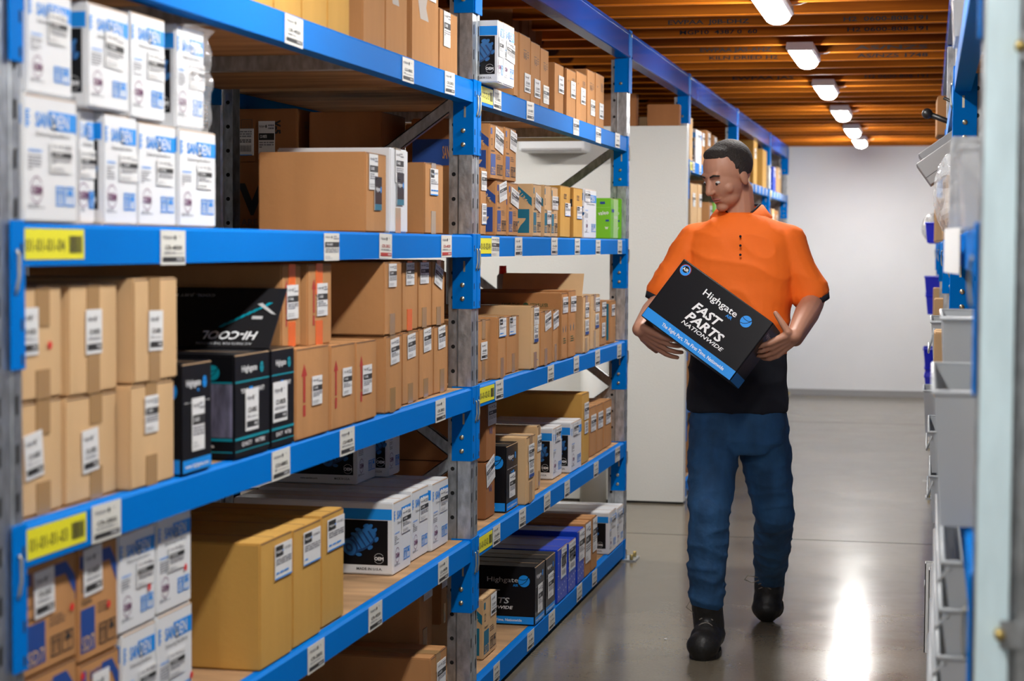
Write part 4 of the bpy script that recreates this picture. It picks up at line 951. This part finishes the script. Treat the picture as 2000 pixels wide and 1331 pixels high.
for i, (a, b, yt, L) in enumerate(((1348, 1354, 505, 'C'), (1356, 1366, 520, 'C'), (1348, 1353, 662, 'D'), (1356, 1366, 672, 'D'), (1348, 1354, 800, 'E'), (1356, 1366, 800, 'E'))):
    fbox(['kraft_bare', 'tan_bare'][i % 2], a, b, yt, L, ['pale', 'brown'][1 - i % 2] + ' carton at the start of the far bays, ' + SH[L], d=.3)
for i, (x, w_, hh) in enumerate(((-2.0, .3, .14), (-1.72, .22, .18), (-1.46, .18, .12))):
    rear('dark', x - w_ / 2, x + w_ / 2, CY + .0, CY + .085, ctop, ctop + hh, ['dark brown box on top of the white cabin panel, widest', 'dark brown box on top of the white cabin panel, tallest', 'dark brown box on top of the white cabin panel, nearest the aisle'][i])

# ================================================================ racking and bins along the right of the aisle
rr2 = thing('pallet_rack', 'racking right beside the viewpoint, its pale galvanised post close up and blue beams edge on', 'shelving', (0, 0, 0))
FB = [2.545, 5.43, 8.30, 11.2, 14.1, 16.9]
BK2 = XB + .80
for i, y in enumerate(FB):
    u = upright(rr2, XB + .003, y, -1); upright(rr2, BK2, y, 1)
    for a, b in (((XB + .05, 1.90), (BK2 - .05, 1.36)), ((BK2 - .05, 1.36), (XB + .05, .80)), ((XB + .05, .80), (BK2 - .05, .25))): brace(rr2, a, b, y)
    if i == 0:      # the near post: broad pale web with its brace bolts
        q = MB(); q.box((.002, -.050, 0), (.040, -.047, 2.3), 'galvanised_reflect'); q.box((.040, -.050, 0), (.043, -.034, 2.3), 'galvanised_reflect'); q.box((.043, -.036, 0), (.052, -.034, 2.3), 'galvanised'); q.box((.052, -.060, 0), (.110, -.046, 2.3), 'galvanised')
        for zz, xx in ((.955, .032), (1.705, .044)): q.tube([(xx, -.070, zz), (xx, -.045, zz)], .007, 'brass', 10); q.box((xx, -.062, zz - .018), (xx + .06, -.058, zz + .018), 'galvanised')
        q.build('reinforcing_channel', rr2, (XB + .003, y, 0))
for a, b in zip(FB, FB[1:]):
    for L, z in ZL.items():
        bo = beam(rr2, XB, a, b, z, -1); beam(rr2, BK2, a, b, z, 1, conn=False, name='back_beam'); deck(rr2, XB + .026, BK2 - .026, a + .05, b - .05, z)
mz = thing('mezzanine_beam', 'dark blue steel beam under the joists on the side of the near post', 'beam', (0, 0, 0))
for a, b in zip([-1.0] + FB, FB + [YW - .05]):
    q = MB(); q.box((XB, a + .03, 2.305), (XB + .05, b - .03, T1), 'rack_blue_gloss'); q.build('beam_section', mz)

def tub(label, X0, X1, Y0, Y1, z0, z1, m, cat='bin', name='storage_bin', group=None, lip=True, taper=.012, handle=False):
    t = thing(name, label, cat, ((X0 + X1) / 2, (Y0 + Y1) / 2, z0), group)
    hx, hy, h = (X1 - X0) / 2, (Y1 - Y0) / 2, z1 - z0; w_ = .0025
    mb = MB()
    o = [(-hx + taper, -hy + taper), (hx - taper, -hy + taper), (hx - taper, hy - taper), (-hx + taper, hy - taper)]; u = [(-hx, -hy), (hx, -hy), (hx, hy), (-hx, hy)]
    def inn(p, k): return (p[0] - math.copysign(k, p[0]), p[1] - math.copysign(k, p[1]))
    vs = [(*p, 0) for p in o] + [(*p, h) for p in u] + [(*inn(p, w_), w_) for p in o] + [(*inn(p, w_), h) for p in u]
    fs = [(0, 3, 2, 1), (8, 9, 10, 11)]
    for i in range(4):
        k = (i + 1) % 4; fs += [(i, k, 4 + k, 4 + i), (8 + k, 8 + i, 12 + i, 12 + k), (4 + i, 4 + k, 12 + k, 12 + i)]
    mb.add(vs, fs, m); mb.build('tub', t)
    if lip:
        q = MB(); pts = [Vector((*p, h)) for p in u]; q.tube(pts + [pts[0]], .0045, m, 8); q.build('rim', t)
    if handle:
        q = MB(); q.tube([(-hx + .01, -hy - .001, h * .9), (-hx - .006, -hy + .02, h * .55), (-hx - .007, 0, h * .45), (-hx - .006, hy - .02, h * .55)], .0035, m, 8); q.build('handle', t)
    return t
# translucent tubs and trays in the first bay of this racking
def zat(x, y, X): return onX(x, y, X).z
zB, zC, zD, zE = (ZL[k] + .001 for k in 'BCDE')
tub('large frosted tub bulging into the aisle beside the near post', .012, .36, 3.0, 3.75, zC, 1.225, 'frosted_plastic')
tub('frosted bin with thick rim standing beyond the large tub, upper one of its stack', .030, .36, 3.95, 4.45, zC + .150, zC + .29, 'frosted_plastic', taper=.006)
tub('frosted bin carrying the other rimmed bin beyond the large tub', .028, .36, 3.95, 4.45, zC, zC + .143, 'frosted_plastic', taper=.006)
z = zD
for i, de in enumerate(('lowest clear tray of the tall tray stack', 'clear tray second from the bottom of the tall stack', 'clear tray in the middle of the tall stack', 'clear tray second from the top of the tall stack', 'topmost clear tray of the tall stack under the frosted tub')):
    tub(de, .020 + .003 * i, .34, 3.15, 4.3, z, z + .075, 'frosted_plastic', handle=True, taper=.010, name='storage_tray', cat='tray'); z += .078
# top of the first bay
tub('clear bin on the second shelf next to the near post', .045, .34, 2.95, 3.3, zB, zB + .12, 'clear_plastic', taper=.008)
def sheets(label, X, Y0, Y1, z0, z1, n, m='paper', name='paper_folder'):
    t = thing(name, label, 'papers', (X, Y0, z0))
    mb = MB()
    for i in range(n):
        y = Y0 + (Y1 - Y0) * i / n - Y0
        mb.box((.002 * (i % 3), y, 0), (.24, y + (Y1 - Y0) / n * .45, z1 - z0 - .004 * (i % 2)), m)
    mb.build('sheets', t)
    q = MB(); q.box((-.003, -.004, 0), (.24, -.002, z1 - z0 + .004), 'clear_plastic'); q.build('sleeve', t); return t
sheets('white sheets filed upright in clear sleeves on the second shelf', .045, 3.45, 3.62, zB, 1.60, 7)
sheets('pale folders standing beyond the upright white sheets', .040, 3.75, 4.1, zB, 1.66, 6, 'plastic_grey')
# curved white card hanging over the second beam
q = MB(); n = 10
pts = []
for i in range(n + 1):
    a = i / n; pts.append((.052 - .030 * math.sin(a * PI) * .8, 3.35 + .55 * a))
vs = [(x, y, zz) for x, y in pts for zz in (1.405 - 0, 1.485)] + [(x + .0015, y, zz) for x, y in pts for zz in (1.405, 1.485)]
m_ = 2 * (n + 1); fs = [(2 * i, 2 * i + 2, 2 * i + 3, 2 * i + 1) for i in range(n)] + [(m_ + 2 * i, m_ + 2 * i + 1, m_ + 2 * i + 3, m_ + 2 * i + 2) for i in range(n)]
q.add(vs, fs, 'paper', True); tag(q.build('paper_card'), 'curled white card hanging over the blue beam by the near post', 'paper')
# clear bags bunched on the upper shelves
def bag(label, c, r, seed):
    bm = bmesh.new(); bmesh.ops.create_icosphere(bm, subdivisions=4, radius=1); rb = random.Random(seed); P = [Vector((rb.uniform(-1, 1), rb.uniform(-1, 1), rb.uniform(-1, 1))).normalized() for _ in range(26)]
    for v in bm.verts:
        d = v.co.normalized(); k = 1 - .35 * min(abs(d.dot(p) - .8) * 3 for p in P) ; v.co = Vector((d.x * r[0] * k, d.y * r[1] * k, d.z * r[2] * k))
    bm.verts.index_update(); mb = MB(); mb.add([v.co.copy() for v in bm.verts], [[v.index for v in f.verts] for f in bm.faces], 'clear_plastic'); bm.free()
    return tag(mb.build('plastic_bag', None, c), label, 'bag')
bag('crumpled clear bag spilling off the top shelf, nearest the post', (.090, 3.7, 1.948 + .10), (.05, .20, .10), 1)
bag('crumpled clear bag lying before the grey cartons on the second shelf', (.07, 5.85, zB + .13), (.06, .14, .13), 2)
bag('crumpled clear bag in the far bays by the blue bins', (.03, 12.9, zB + .10), (.08, .18, .10), 3)
tub('clear bin jutting from the top shelf before the second upright', .045, .34, 4.6, 4.9, 1.948, 2.06, 'clear_plastic', taper=.006)
# grey cartons leaning out over the aisle
def tilted(label, c, size, tilt, m, rz=0, name='cardboard_box'):
    t = thing(name, label, 'box', c); t.rotation_euler = (0, tilt, rz)
    q = MB(); q.rbox((-size[0] / 2, -size[1] / 2, 0), (size[0] / 2, size[1] / 2, size[2]), m, .003); q.build('carton', t)
    q = MB(); q.box((-size[0] / 2 - .001, -size[1] / 2 - .0006, size[2] * .32), (size[0] / 2 + .001, -size[1] / 2, size[2] * .335), 'hole'); q.build('lid_edge', t)
    return t
b0 = carton('kraft_bare', .40, 6.35, 6.95, zB, zB + .20, .33, 'brown carton under the grey ones that lean into the aisle', cat='box')
g1 = tilted('pale grey carton leaning furthest into the aisle, upper one', (.085, 6.55, zB + .235), (.20, .25, .085), -.62, 'plastic_grey')
g2 = tilted('pale grey carton leaning under the other grey one', (.075, 6.82, zB + .30), (.20, .25, .06), -.62, 'plastic_grey')
carton('kraft_bare', .30, 8.6, 8.95, 1.949, 2.12, .275, 'small brown carton jutting out of the top shelf over the grey ones', rz=.02)
t = thing('clamp', 'black plastic clamp poking out of the top shelf into the aisle', 'tool', (.02, 8.05, 1.949)); 
q = MB(); q.tube([(.20, 0, .02), (.05, 0, .022), (-.02, 0, .05)], .012, 'plastic_black', 10); q.ball((-.035, 0, .055), (.022, .022, .022), 'plastic_black'); q.build('grip', t)
q = MB(); q.tube([(.08, 0, .02), (.09, .0, .09), (.03, 0, .12)], .007, 'plastic_black', 8); q.build('jaw', t)
# brown flaps and folders in the second bay of this racking
for i, (y, zz, de) in enumerate(((6.0, .20, 'narrow brown carton at the edge of the second shelf, before the leaning ones'), (7.3, .23, 'narrow brown carton on the second shelf behind the leaning grey ones'))):
    carton('tan_bare', .31, y - .0 if i else 6.1, (y if i else 6.1) + .2, zB, zB + zz, .26 + .0 * i, de)
carton('tan_bare', .32, 5.6, 5.85, zC, zC + .19, .30, 'pale carton on the middle shelf right after the second upright')
tub('grey white bin hanging out over the floor beside the second upright', .012, .34, 6.1, 6.6, zC - .0, zC + .20, 'frosted_plastic', handle=True)
tub('grey white bin jutting from the fourth shelf, highest of its stack', .010, .34, 6.3, 6.9, zD + .166, zD + .30, 'frosted_plastic', handle=True)
tub('grey white bin under the highest of its stack on the fourth shelf', .016, .34, 6.3, 6.9, zD, zD + .155, 'frosted_plastic', handle=True)
tub('small frosted bin standing out alone on the fourth shelf, third bay', -.012, .30, 9.2, 9.6, zD, zD + .22, 'frosted_plastic')
for i, (y, de) in enumerate(((6.2, 'white lever folder standing out of the bottom shelf, nearest'), (6.32, 'white lever folder in the middle on the bottom shelf'), (6.44, 'white lever folder furthest along the bottom shelf'))):
    t = thing('ring_binder', de, 'binder', (.03 - .012 * i, y, zE)); q = MB(); q.box((0, 0, 0), (.28, .004, .30), 'paper'); q.box((0, .056, 0), (.28, .06, .30), 'paper'); q.box((0, 0, 0), (.003, .06, .30), 'paper'); q.box((.01, .006, .01), (.27, .05, .29), 'grey_ink'); q.build('cover', t)
# blue bins in the far bays
pos = [(11.9, 'B', 1, 'blue bin hooked high in the far bays of the racking, nearest'), (12.6, 'C', 2, 'blue bin above another one in the far bays, middle shelf'), (12.6, 'C', 0, 'blue bin carrying another one in the far bays, middle shelf'),
       (13.3, 'C', 0, 'blue bin further along the middle shelf of the far bays'), (11.7, 'D', 0, 'blue bin standing out furthest on the fourth shelf, far bays'), (12.5, 'D', 1, 'blue bin atop another on the fourth shelf of the far bays'),
       (12.5, 'D', 0, 'blue bin beneath another on the fourth shelf of the far bays'), (13.4, 'D', 0, 'last blue bin on the fourth shelf of the far bays'), (15.0, 'B', 0, 'blue bin before the back wall, second shelf'), (15.0, 'C', 0, 'blue bin before the back wall, middle shelf')]
for y, L, k, de in pos:
    z = ZL[L] + .001 + (.122 if k else 0)
    if L == 'B' and k: z = ZL[L] + .001
    tub(de, -.022 + .01 * (k == 0), .30, y, y + .40, z, z + .12, 'plastic_blue')
for y, L, de in ((11.6, 'B', 'thin brown carton beside the highest blue bin'), (13.1, 'B', 'brown carton further along than the highest blue bin'), (11.5, 'C', 'brown carton with a pointed flap near the far blue bins'), (9.0, 'C', 'brown carton on the middle shelf of the third bay'), (9.0, 'B', 'brown carton on the second shelf of the third bay')):
    if L == 'C' and y == 11.5: y = 11.4
    carton('tan_bare', .33, y - .1, y + .12, ZL[L] + .001, ZL[L] + .2, .30, de)
# scraps on the floor
for i, (x, y, s_) in enumerate(((1808, 941, .018), (1905 - 60, 1230, .006), (1392, 1075, .006), (1300, 1250, .005))):
    p = onZ(x, y, .0); q = MB(); q.rbox((-s_, -s_ * .6, .0), (s_, s_ * .6, .004), 'paper' if i != 2 else 'ink_brown', .001); tag(q.build('paper_scrap', None, (p.x, p.y, 0)), ['largest white paper scrap lying on the floor by the far racking', 'tiny pale scrap on the floor close to the near post', 'tiny brown scrap on the floor beyond the man', 'tiny pale scrap on the floor beside the front boot'][i], 'scrap')

# ================================================================ the man with the box
from mathutils import noise
def solid(mb, name, mname, parent, voxel=.006, smooth=4, fac=.5, two=None, folds=None):
    me = mb.mesh('raw'); ob = bpy.data.objects.new('raw', me); COL.objects.link(ob)
    m = ob.modifiers.new('r', 'REMESH'); m.mode = 'VOXEL'; m.voxel_size = voxel; m.use_smooth_shade = True
    s = ob.modifiers.new('s', 'SMOOTH'); s.iterations = smooth; s.factor = fac
    dg = bpy.context.evaluated_depsgraph_get(); dg.update()
    out = bpy.data.meshes.new_from_object(ob.evaluated_get(dg)); bpy.data.objects.remove(ob); bpy.data.meshes.remove(me)
    if folds:      # loose cloth: (depth, frequency in x y z)
        nn = [v.normal.copy() for v in out.vertices]
        for v, n_ in zip(out.vertices, nn):
            q_ = Vector((v.co.x * folds[1][0] + v.co.z * folds[2], v.co.y * folds[1][1], v.co.z * folds[1][2]))
            v.co += n_ * folds[0] * (1 - 2 * abs(noise.noise(q_)) ** .6)
    out.materials.clear(); out.materials.append(MATS[mname])
    if two:
        out.materials.append(MATS[two[0]]); zs = two[1]
        for p in out.polygons: p.material_index = 1 if zs(p.center) else 0
    for p in out.polygons: p.use_smooth = True
    o = put(name, out, parent); return o
BY = 6.85
def B(x, y, Y=BY): return onY(x, y, Y)
man = thing('person', 'man in an orange work shirt and jeans walking up the aisle with a black box', 'person', (0, 0, 0))
body = MB()
# joints
nk = B(1447, 432); hdc = B(1421, 343, 6.80)
shL, shR = B(1354, 472), B(1539, 472)
elL, elR = B(1290, 592, 6.82), B(1588, 590, 6.88)
wrL, wrR = B(1290, 668, 6.60), B(1553, 662, 6.66)
hpL, hpR = B(1398, 835), B(1488, 835, 6.87)
knL, knR = B(1384, 1008, 6.66), B(1512, 1003, 6.93)
gy = onZ(1375, 1300, 0).y
anL, anR = B(1380, 1190, gy + .20), B(1503, 1140, 7.36)
# trunk
body.loft([(B(1447, 428) , .055, .055, 0), (B(1446, 445), .12, .075, 0), (B(1446, 465), .175, .09, 0), (B(1446, 540), .165, .10, 0), (B(1444, 640), .145, .09, 0), (B(1442, 740), .145, .09, 0), (B(1442, 830), .16, .10, 0), (B(1442, 870), .12, .09, 0)], 'skin')
for a, b in ((shL, elL), (shR, elR)): body.capsule(a - Vector((0, 0, .012)), b, .045, .040)
for a, b in ((elL, wrL), (elR, wrR)): body.capsule(a, a.lerp(b, .35), .041, .043); body.capsule(a.lerp(b, .35), b, .043, .028)
for hp, kn, an in ((hpL, knL, anL), (hpR, knR, anR)):
    body.capsule(hp, kn, .085, .055); body.capsule(kn, kn.lerp(an, .3), .055, .056); body.capsule(kn.lerp(an, .3), an, .056, .038)
# head, turned down towards the box
fdir = Vector((-.62, -.70, -.42)).normalized()
upv = Vector((-.12, -.16, 1)); side = fdir.cross(upv).normalized(); upv = side.cross(fdir).normalized()
HM = Matrix((side, fdir, upv)).transposed()
def hp_(a, b, c): return hdc + HM @ Vector((a, b, c))
body.capsule(nk - Vector((0, 0, .05)), hp_(0, -.025, -.075), .060, .054)
body.ball(hp_(0, -.012, .030), (.077, .098, .090), 'skin', HM, 24, 18)
body.ball(hp_(0, .022, -.010), (.066, .072, .088), 'skin', HM, 24, 18)
body.ball(hp_(0, .032, -.062), (.055, .050, .046), 'skin', HM, 20, 14)
body.ball(hp_(0, .064, -.092), (.026, .022, .020), 'skin', HM)
body.capsule(hp_(-.030, .076, .030), hp_(.030, .076, .030), .013, .013)
body.capsule(hp_(0, .084, .022), hp_(0, .106, -.022), .009, .013); body.ball(hp_(0, .100, -.026), (.018, .012, .010), 'skin', HM)
body.capsule(hp_(-.020, .078, -.054), hp_(.020, .078, -.054), .007, .007); body.capsule(hp_(-.017, .077, -.065), hp_(.017, .077, -.065), .007, .007)
for s in (-1, 1):
    body.ball(hp_(s * .040, .050, -.024), (.026, .024, .026), 'skin', HM)
    body.ball(hp_(s * .076, -.006, -.008), (.009, .018, .032), 'skin', HM)
# hands
def hand(wr, d, pn, curl, thumb_side, thumb_dir, lift=.030):
    """wr wrist, d towards the fingers, pn out of the back of the hand; fingers bend away from pn"""
    d = d.normalized(); pn = (pn - d * pn.dot(d)).normalized(); sd = d.cross(pn).normalized() * thumb_side
    for k in (-.033, -.011, .011, .033):
        body.capsule(wr + d * .012 + sd * k * .55, wr + d * .086 + sd * k, .0155, .0115)
    for k, L, c in ((.035, .074, 0), (.012, .082, .04), (-.012, .077, .08), (-.034, .062, .14)):
        p = wr + d * .088 + sd * k; dd = (d + sd * k * 3.2).normalized()
        for seg, cc, r0, r1 in ((.42, curl[0] + c, .0098, .0092), (.33, curl[1] + c, .0092, .0086), (.25, curl[2] + c, .0086, .0074)):
            dd = (dd * math.cos(cc) - pn * math.sin(cc)).normalized()
            p2 = p + dd * L * seg; body.capsule(p, p2, r0, r1, seg=10); p = p2
    p = wr + d * lift + sd * .030; td = thumb_dir.normalized()
    body.capsule(wr + d * .012 + sd * .008, p, .017, .0145); p2 = p + td * .042; body.capsule(p, p2, .0135, .0110, seg=10)
    td = (td - pn * .15).normalized(); body.capsule(p2, p2 + td * .034, .0108, .0085, seg=10)

# the carried box first, so that the hands can close on it
BW, BD, BH = .385, .185, .245
Mb = Matrix.Translation(B(1380, 624, 6.40)) @ Matrix.Rotation(-.06, 4, 'Z') @ Matrix.Rotation(-.22, 4, 'X') @ Matrix.Rotation(.607, 4, 'Y')
bt = thing('cardboard_box', 'black and blue box with big white lettering, held tilted by the man', 'box')
bt.matrix_world = Mb
q = MB(); q.rbox((-BW / 2, 0, -BH / 2), (BW / 2, BD, BH / 2), 'black_card', .004)
f = Face(q, (-BW / 2 + .003, -.0003, -BH / 2 + .003), (1, 0, 0), (0, 0, 1), (0, -1, 0), BW - .006, BH - .006)
f.text('Highgate', .33, .755, .095, 'white_ink', 2, width=.37, bold=.01); logo_ball(f, .80, .80, .085 * f.h); f.text('AIR', .62, .69, .045, 'cyan_ink', 2)
f.text('FAST', .33, .50, .125, 'white_ink', 2, width=.30, shear=.22, bold=.03); f.text('PARTS', .33, .335, .125, 'white_ink', 2, width=.40, shear=.22, bold=.03); f.text('NATIONWIDE', .33, .25, .055, 'white_ink', 2, width=.46, shear=.22)
f.rect(0, 0, 1, .15, 'cyan_ink'); f.text('The Right Part, The First Time, Nationwide', .20, .05, .05, 'white_ink', 2, width=.70)
f.disc(.07, .89, .085 * f.h, 'red_ink', 1); f.disc(.07, .885, .078 * f.h, 'cyan_ink', 2); f.disc(.07, .90, .05 * f.h, 'black_card', 3); f.text('AIR', .04, .875, .045, 'white_ink', 4, width=.06)
f2 = Face(q, (BW / 2 + .0003, .003, -BH / 2 + .003), (0, 1, 0), (0, 0, 1), (1, 0, 0), BD - .006, BH - .006)
f2.rect(0, 0, 1, .15, 'cyan_ink'); f2.text('Highgate', .12, .80, .062, 'white_ink', 2, width=.50); logo_ball(f2, .78, .825, .05 * f2.h)
q.build('carton', bt)
def bp_(x, y, z): return Mb @ Vector((x, y, z))
bax = Mb.to_3x3()
# near hand in view (his left): palm on the end of the box, thumb up along its front edge
wrR = bp_(BW / 2 + .066, BD * .42, BH / 2 + .012)
hand(wrR, bax @ Vector((-.36, -.02, -1.0)), bax @ Vector((1, -.75, -.3)), (.30, .38, .30), 1, bax @ Vector((-1.0, -.30, .38)), .012)
# his right hand: under the low corner
wrL = bp_(-BW / 2 + .005, BD * .42, -BH / 2 - .038)
hand(wrL, bax @ Vector((1, .05, .05)), bax @ Vector((.05, -.75, -1)), (.12, .28, .25), 1, bax @ Vector((.8, .9, -.2)), .025)
for a, b in ((elL, wrL), (elR, wrR)): body.capsule(a, a.lerp(b, .35), .041, .044); body.capsule(a.lerp(b, .35), b, .044, .027)
bo_ = solid(body, 'body', 'skin', man, .0036, 3, .5)
# eyes, brows, lips
for s in (-1, 1):
    q = MB(); q.ball(hp_(s * .030, .079, .006), (.0115, .008, .0065), 'eye_white', HM); q.ball(hp_(s * .030, .0860, .003), (.0055, .003, .0055), 'hair', HM); q.build('eye', man)
    q = MB(); q.tube([hp_(s * .014, .092, .030), hp_(s * .032, .092, .036), hp_(s * .050, .078, .030)], [.003, .004, .002], 'hair', 8); q.build('eyebrow', man)
q = MB(); q.tube([hp_(-.021, .081, -.058), hp_(-.008, .087, -.056), hp_(0, .088, -.0575), hp_(.008, .087, -.056), hp_(.021, .081, -.058)], [.002, .0045, .004, .0045, .002], 'lip', 8)
q.tube([hp_(-.018, .081, -.063), hp_(0, .087, -.066), hp_(.018, .081, -.063)], [.002, .0055, .002], 'lip', 8); q.build('lips', man)
h = MB(); h.ball(hp_(0, -.022, .037), (.0795, .0945, .0875), 'hair', HM, 24, 18); h.ball(hp_(0, .020, .092), (.056, .044, .026), 'hair', HM)
for s in (-1, 1): h.ball(hp_(s * .070, -.012, .025), (.014, .030, .045), 'hair', HM)
ho = solid(h, 'hair', 'hair', man, .006, 2)
for v in ho.data.vertices:   # cut the hairline: pull the front and underside inside the skull
    l = HM.transposed() @ (v.co - hdc)
    if l.y > .048 and l.z < .088 or l.z < -.03 or l.y > .01 and l.z < .03: v.co = hdc + HM @ (l * .80)
# shirt
sh = MB()
sh.loft([(B(1447, 416), .062, .062, 0), (B(1447, 424), .088, .074, 0), (B(1446, 436), .132, .088, 0), (B(1446, 450), .170, .100, 0), (B(1446, 474), .192, .112, 0), (B(1446, 530), .192, .122, 0), (B(1444, 600), .182, .118, 0), (B(1442, 690), .175, .112, 0), (B(1440, 760), .178, .114, 0), (B(1440, 803), .182, .120, 0)], 'hivis')
eR = shR.lerp(elR, .82); eL = shL.lerp(elL, .82)
for a_, e_ in ((shR, eR), (shL, eL)): sh.capsule(a_, a_.lerp(e_, .5), .062, .064); sh.capsule(nk + Vector((0, .01, -.035)), a_ + Vector((0, 0, .012)), .062, .050); sh.capsule(a_.lerp(e_, .5), e_, .062, .070)
tr = random.Random(5)
for k in range(9):   # folds of loose cloth
    a = B(1352 + k * 4, 560 + 26 * k, BY - .105); b = B(1500 - k * 3, 585 + 24 * k, BY - .100)
    if k % 2 == 0: sh.capsule(a.lerp(b, .1), a.lerp(b, .8), .010, .005)
zn = B(1440, 690).z
shirt = solid(sh, 'polo_shirt', 'hivis', man, .007, 3, .5, ('navy_cloth', lambda c: c.z < zn and abs(c.x - B(1440, 690).x) < .24), folds=(.006, (9, 6, 11), 5))
c = MB(); ctr = B(1447, 417, BY); n = 24
def ring(rx, ry, dz, drop, gap=0):
    out = []
    for k in range(n + 1):
        t = -PI / 2 + gap + (2 * PI - 2 * gap) * k / n        # starts at the throat
        fr = max(0, -math.sin(t)); out.append(ctr + Vector((rx * math.cos(t), ry * math.sin(t) + .012, dz - drop * fr ** 2)))
    return out
a_, b_, d_ = ring(.068, .070, .030, .050, .30), ring(.078, .080, .032, .052, .30), ring(.112, .112, -.012, .085, .42)
vs = a_ + b_ + d_ + [p - Vector((0, 0, .004)) for p in d_]; k_ = n + 1
fs = []
for i in range(n): fs += [(i, i + 1, k_ + i + 1, k_ + i), (k_ + i, k_ + i + 1, 2 * k_ + i + 1, 2 * k_ + i), (2 * k_ + i, 2 * k_ + i + 1, 3 * k_ + i + 1, 3 * k_ + i), (i + 1, i, 3 * k_ + i, 3 * k_ + i + 1)]
c.add(vs, fs, 'hivis', True); c.tube([p + Vector((0, 0, .002)) for p in a_], .0045, 'navy_cloth', 8)
c.build('collar', man)
for a, b in ((eR, (elR - shR).normalized()), (eL, (elL - shL).normalized())): c = MB(); c.tube([a + b * .030, a + b * .052], [.0665, .0600], 'navy_cloth', 24); c.build('sleeve_cuff', man)
for yy in (462, 480, 498): c = MB(); c.ball(B(1446, yy, BY - .127 + (480 - yy) * .0003), (.0045, .004, .0045), 'navy_cloth'); c.build('button', man)
# jeans
je = MB()
je.loft([(B(1441, 790), .168, .108, 0), (B(1441, 820), .176, .115, 0), (B(1441, 858), .172, .112, 0), (B(1441, 884), .12, .10, 0)], 'denim')
for hp, kn, an, r in ((hpL, knL, anL, .062), (hpR, knR, anR, .058)):
    je.capsule(hp, hp.lerp(kn, .5), .098, .088); je.capsule(hp.lerp(kn, .5), kn, .088, .073); je.capsule(kn, kn.lerp(an, .4), .073, .070); je.capsule(kn.lerp(an, .4), an + Vector((0, 0, .04 if an is anL else .012)), .070, r)
    for k in range(4):     # creases stacked over the boot
        z = .045 + .035 * k; o = Vector((0, 0, z + .01)); je.ball(an + o + Vector((tr.uniform(-.008, .008), tr.uniform(-.008, .008), 0)), (r + .006 + .002 * (k % 2), r + .006, .014), 'denim')
    je.ball(kn + Vector((0, -.03, .02)), (.055, .045, .05), 'denim')
solid(je, 'jeans', 'denim', man, .008, 2, .5, folds=(.006, (7, 7, 18), 4))
# boots
def boot(an, heel, toe, lift, name='boot'):
    """heel and toe: points on the ground under the sole"""
    b = MB(); d = (toe - heel); L = d.length; d = d.normalized(); n = Vector((0, 0, 1)); s_ = d.cross(n).normalized(); n = s_.cross(d).normalized()
    def P(a, b_, c): return heel + d * a * L + s_ * b_ + n * c
    b.capsule(an + Vector((0, 0, .03)), P(.22, 0, .09), .056, .056); b.capsule(P(.10, 0, .06), P(.55, 0, .060), .056, .057); b.capsule(P(.50, 0, .050), P(.84, 0, .046), .054, .052)
    b.capsule(P(.30, 0, .115), P(.62, 0, .075), .036, .034); b.capsule(P(.14, 0, .035), P(.86, 0, .03), .042, .044); b.ball(P(.80, 0, .046), (.060, .060, .048), 'boot_leather')
    o = solid(b, name, 'boot_leather', man, .006, 3)
    q = MB(); pts = []
    for k in range(20):
        a = k * 2 * PI / 20; u_ = .5 + .5 * math.cos(a); wdt = (.045 + .016 * u_ ** .7) * math.sin(a); pts.append((u_ * 1.03 - .01, wdt))
    M = Matrix((d, s_, n)).transposed().to_4x4(); M.translation = heel
    q.prism([(u_ * L, w_) for u_, w_ in pts], .001, .022, 'boot_leather', 'z', M); q.prism([(u_ * L, w_ * 1.02) for u_, w_ in pts if u_ < .35], .001, .016, 'sole_tan', 'z', M)
    q.build('sole', o)
    l = MB()
    for k in range(6):
        a = .30 + .07 * k; c_ = .188 - .0175 * k; l.tube([P(a + .006, -.024, c_ - .010), P(a - .004, -.012, c_ - .002), P(a, 0, c_), P(a + .016, .012, c_ - .002), P(a + .022, .024, c_ - .010)], .0026, 'lace', 6)
    l.tube([P(.40, .02, .18), P(.42, .06, .19), P(.44, .075, .165), P(.42, .05, .145), P(.40, .02, .16)], .002, 'lace', 6); l.build('laces', o)
    return o
t0 = onZ(1362, 1296, 0)
boot(anL, Vector((anL.x + .01, anL.y + .07, 0)), Vector((t0.x + .008, t0.y + .035, 0)), 0)
t1 = onZ(1498, 1216, 0)
boot(anR, Vector((anR.x + .01, anR.y + .05, .085)), Vector((t1.x, t1.y + .03, .004)), 0)
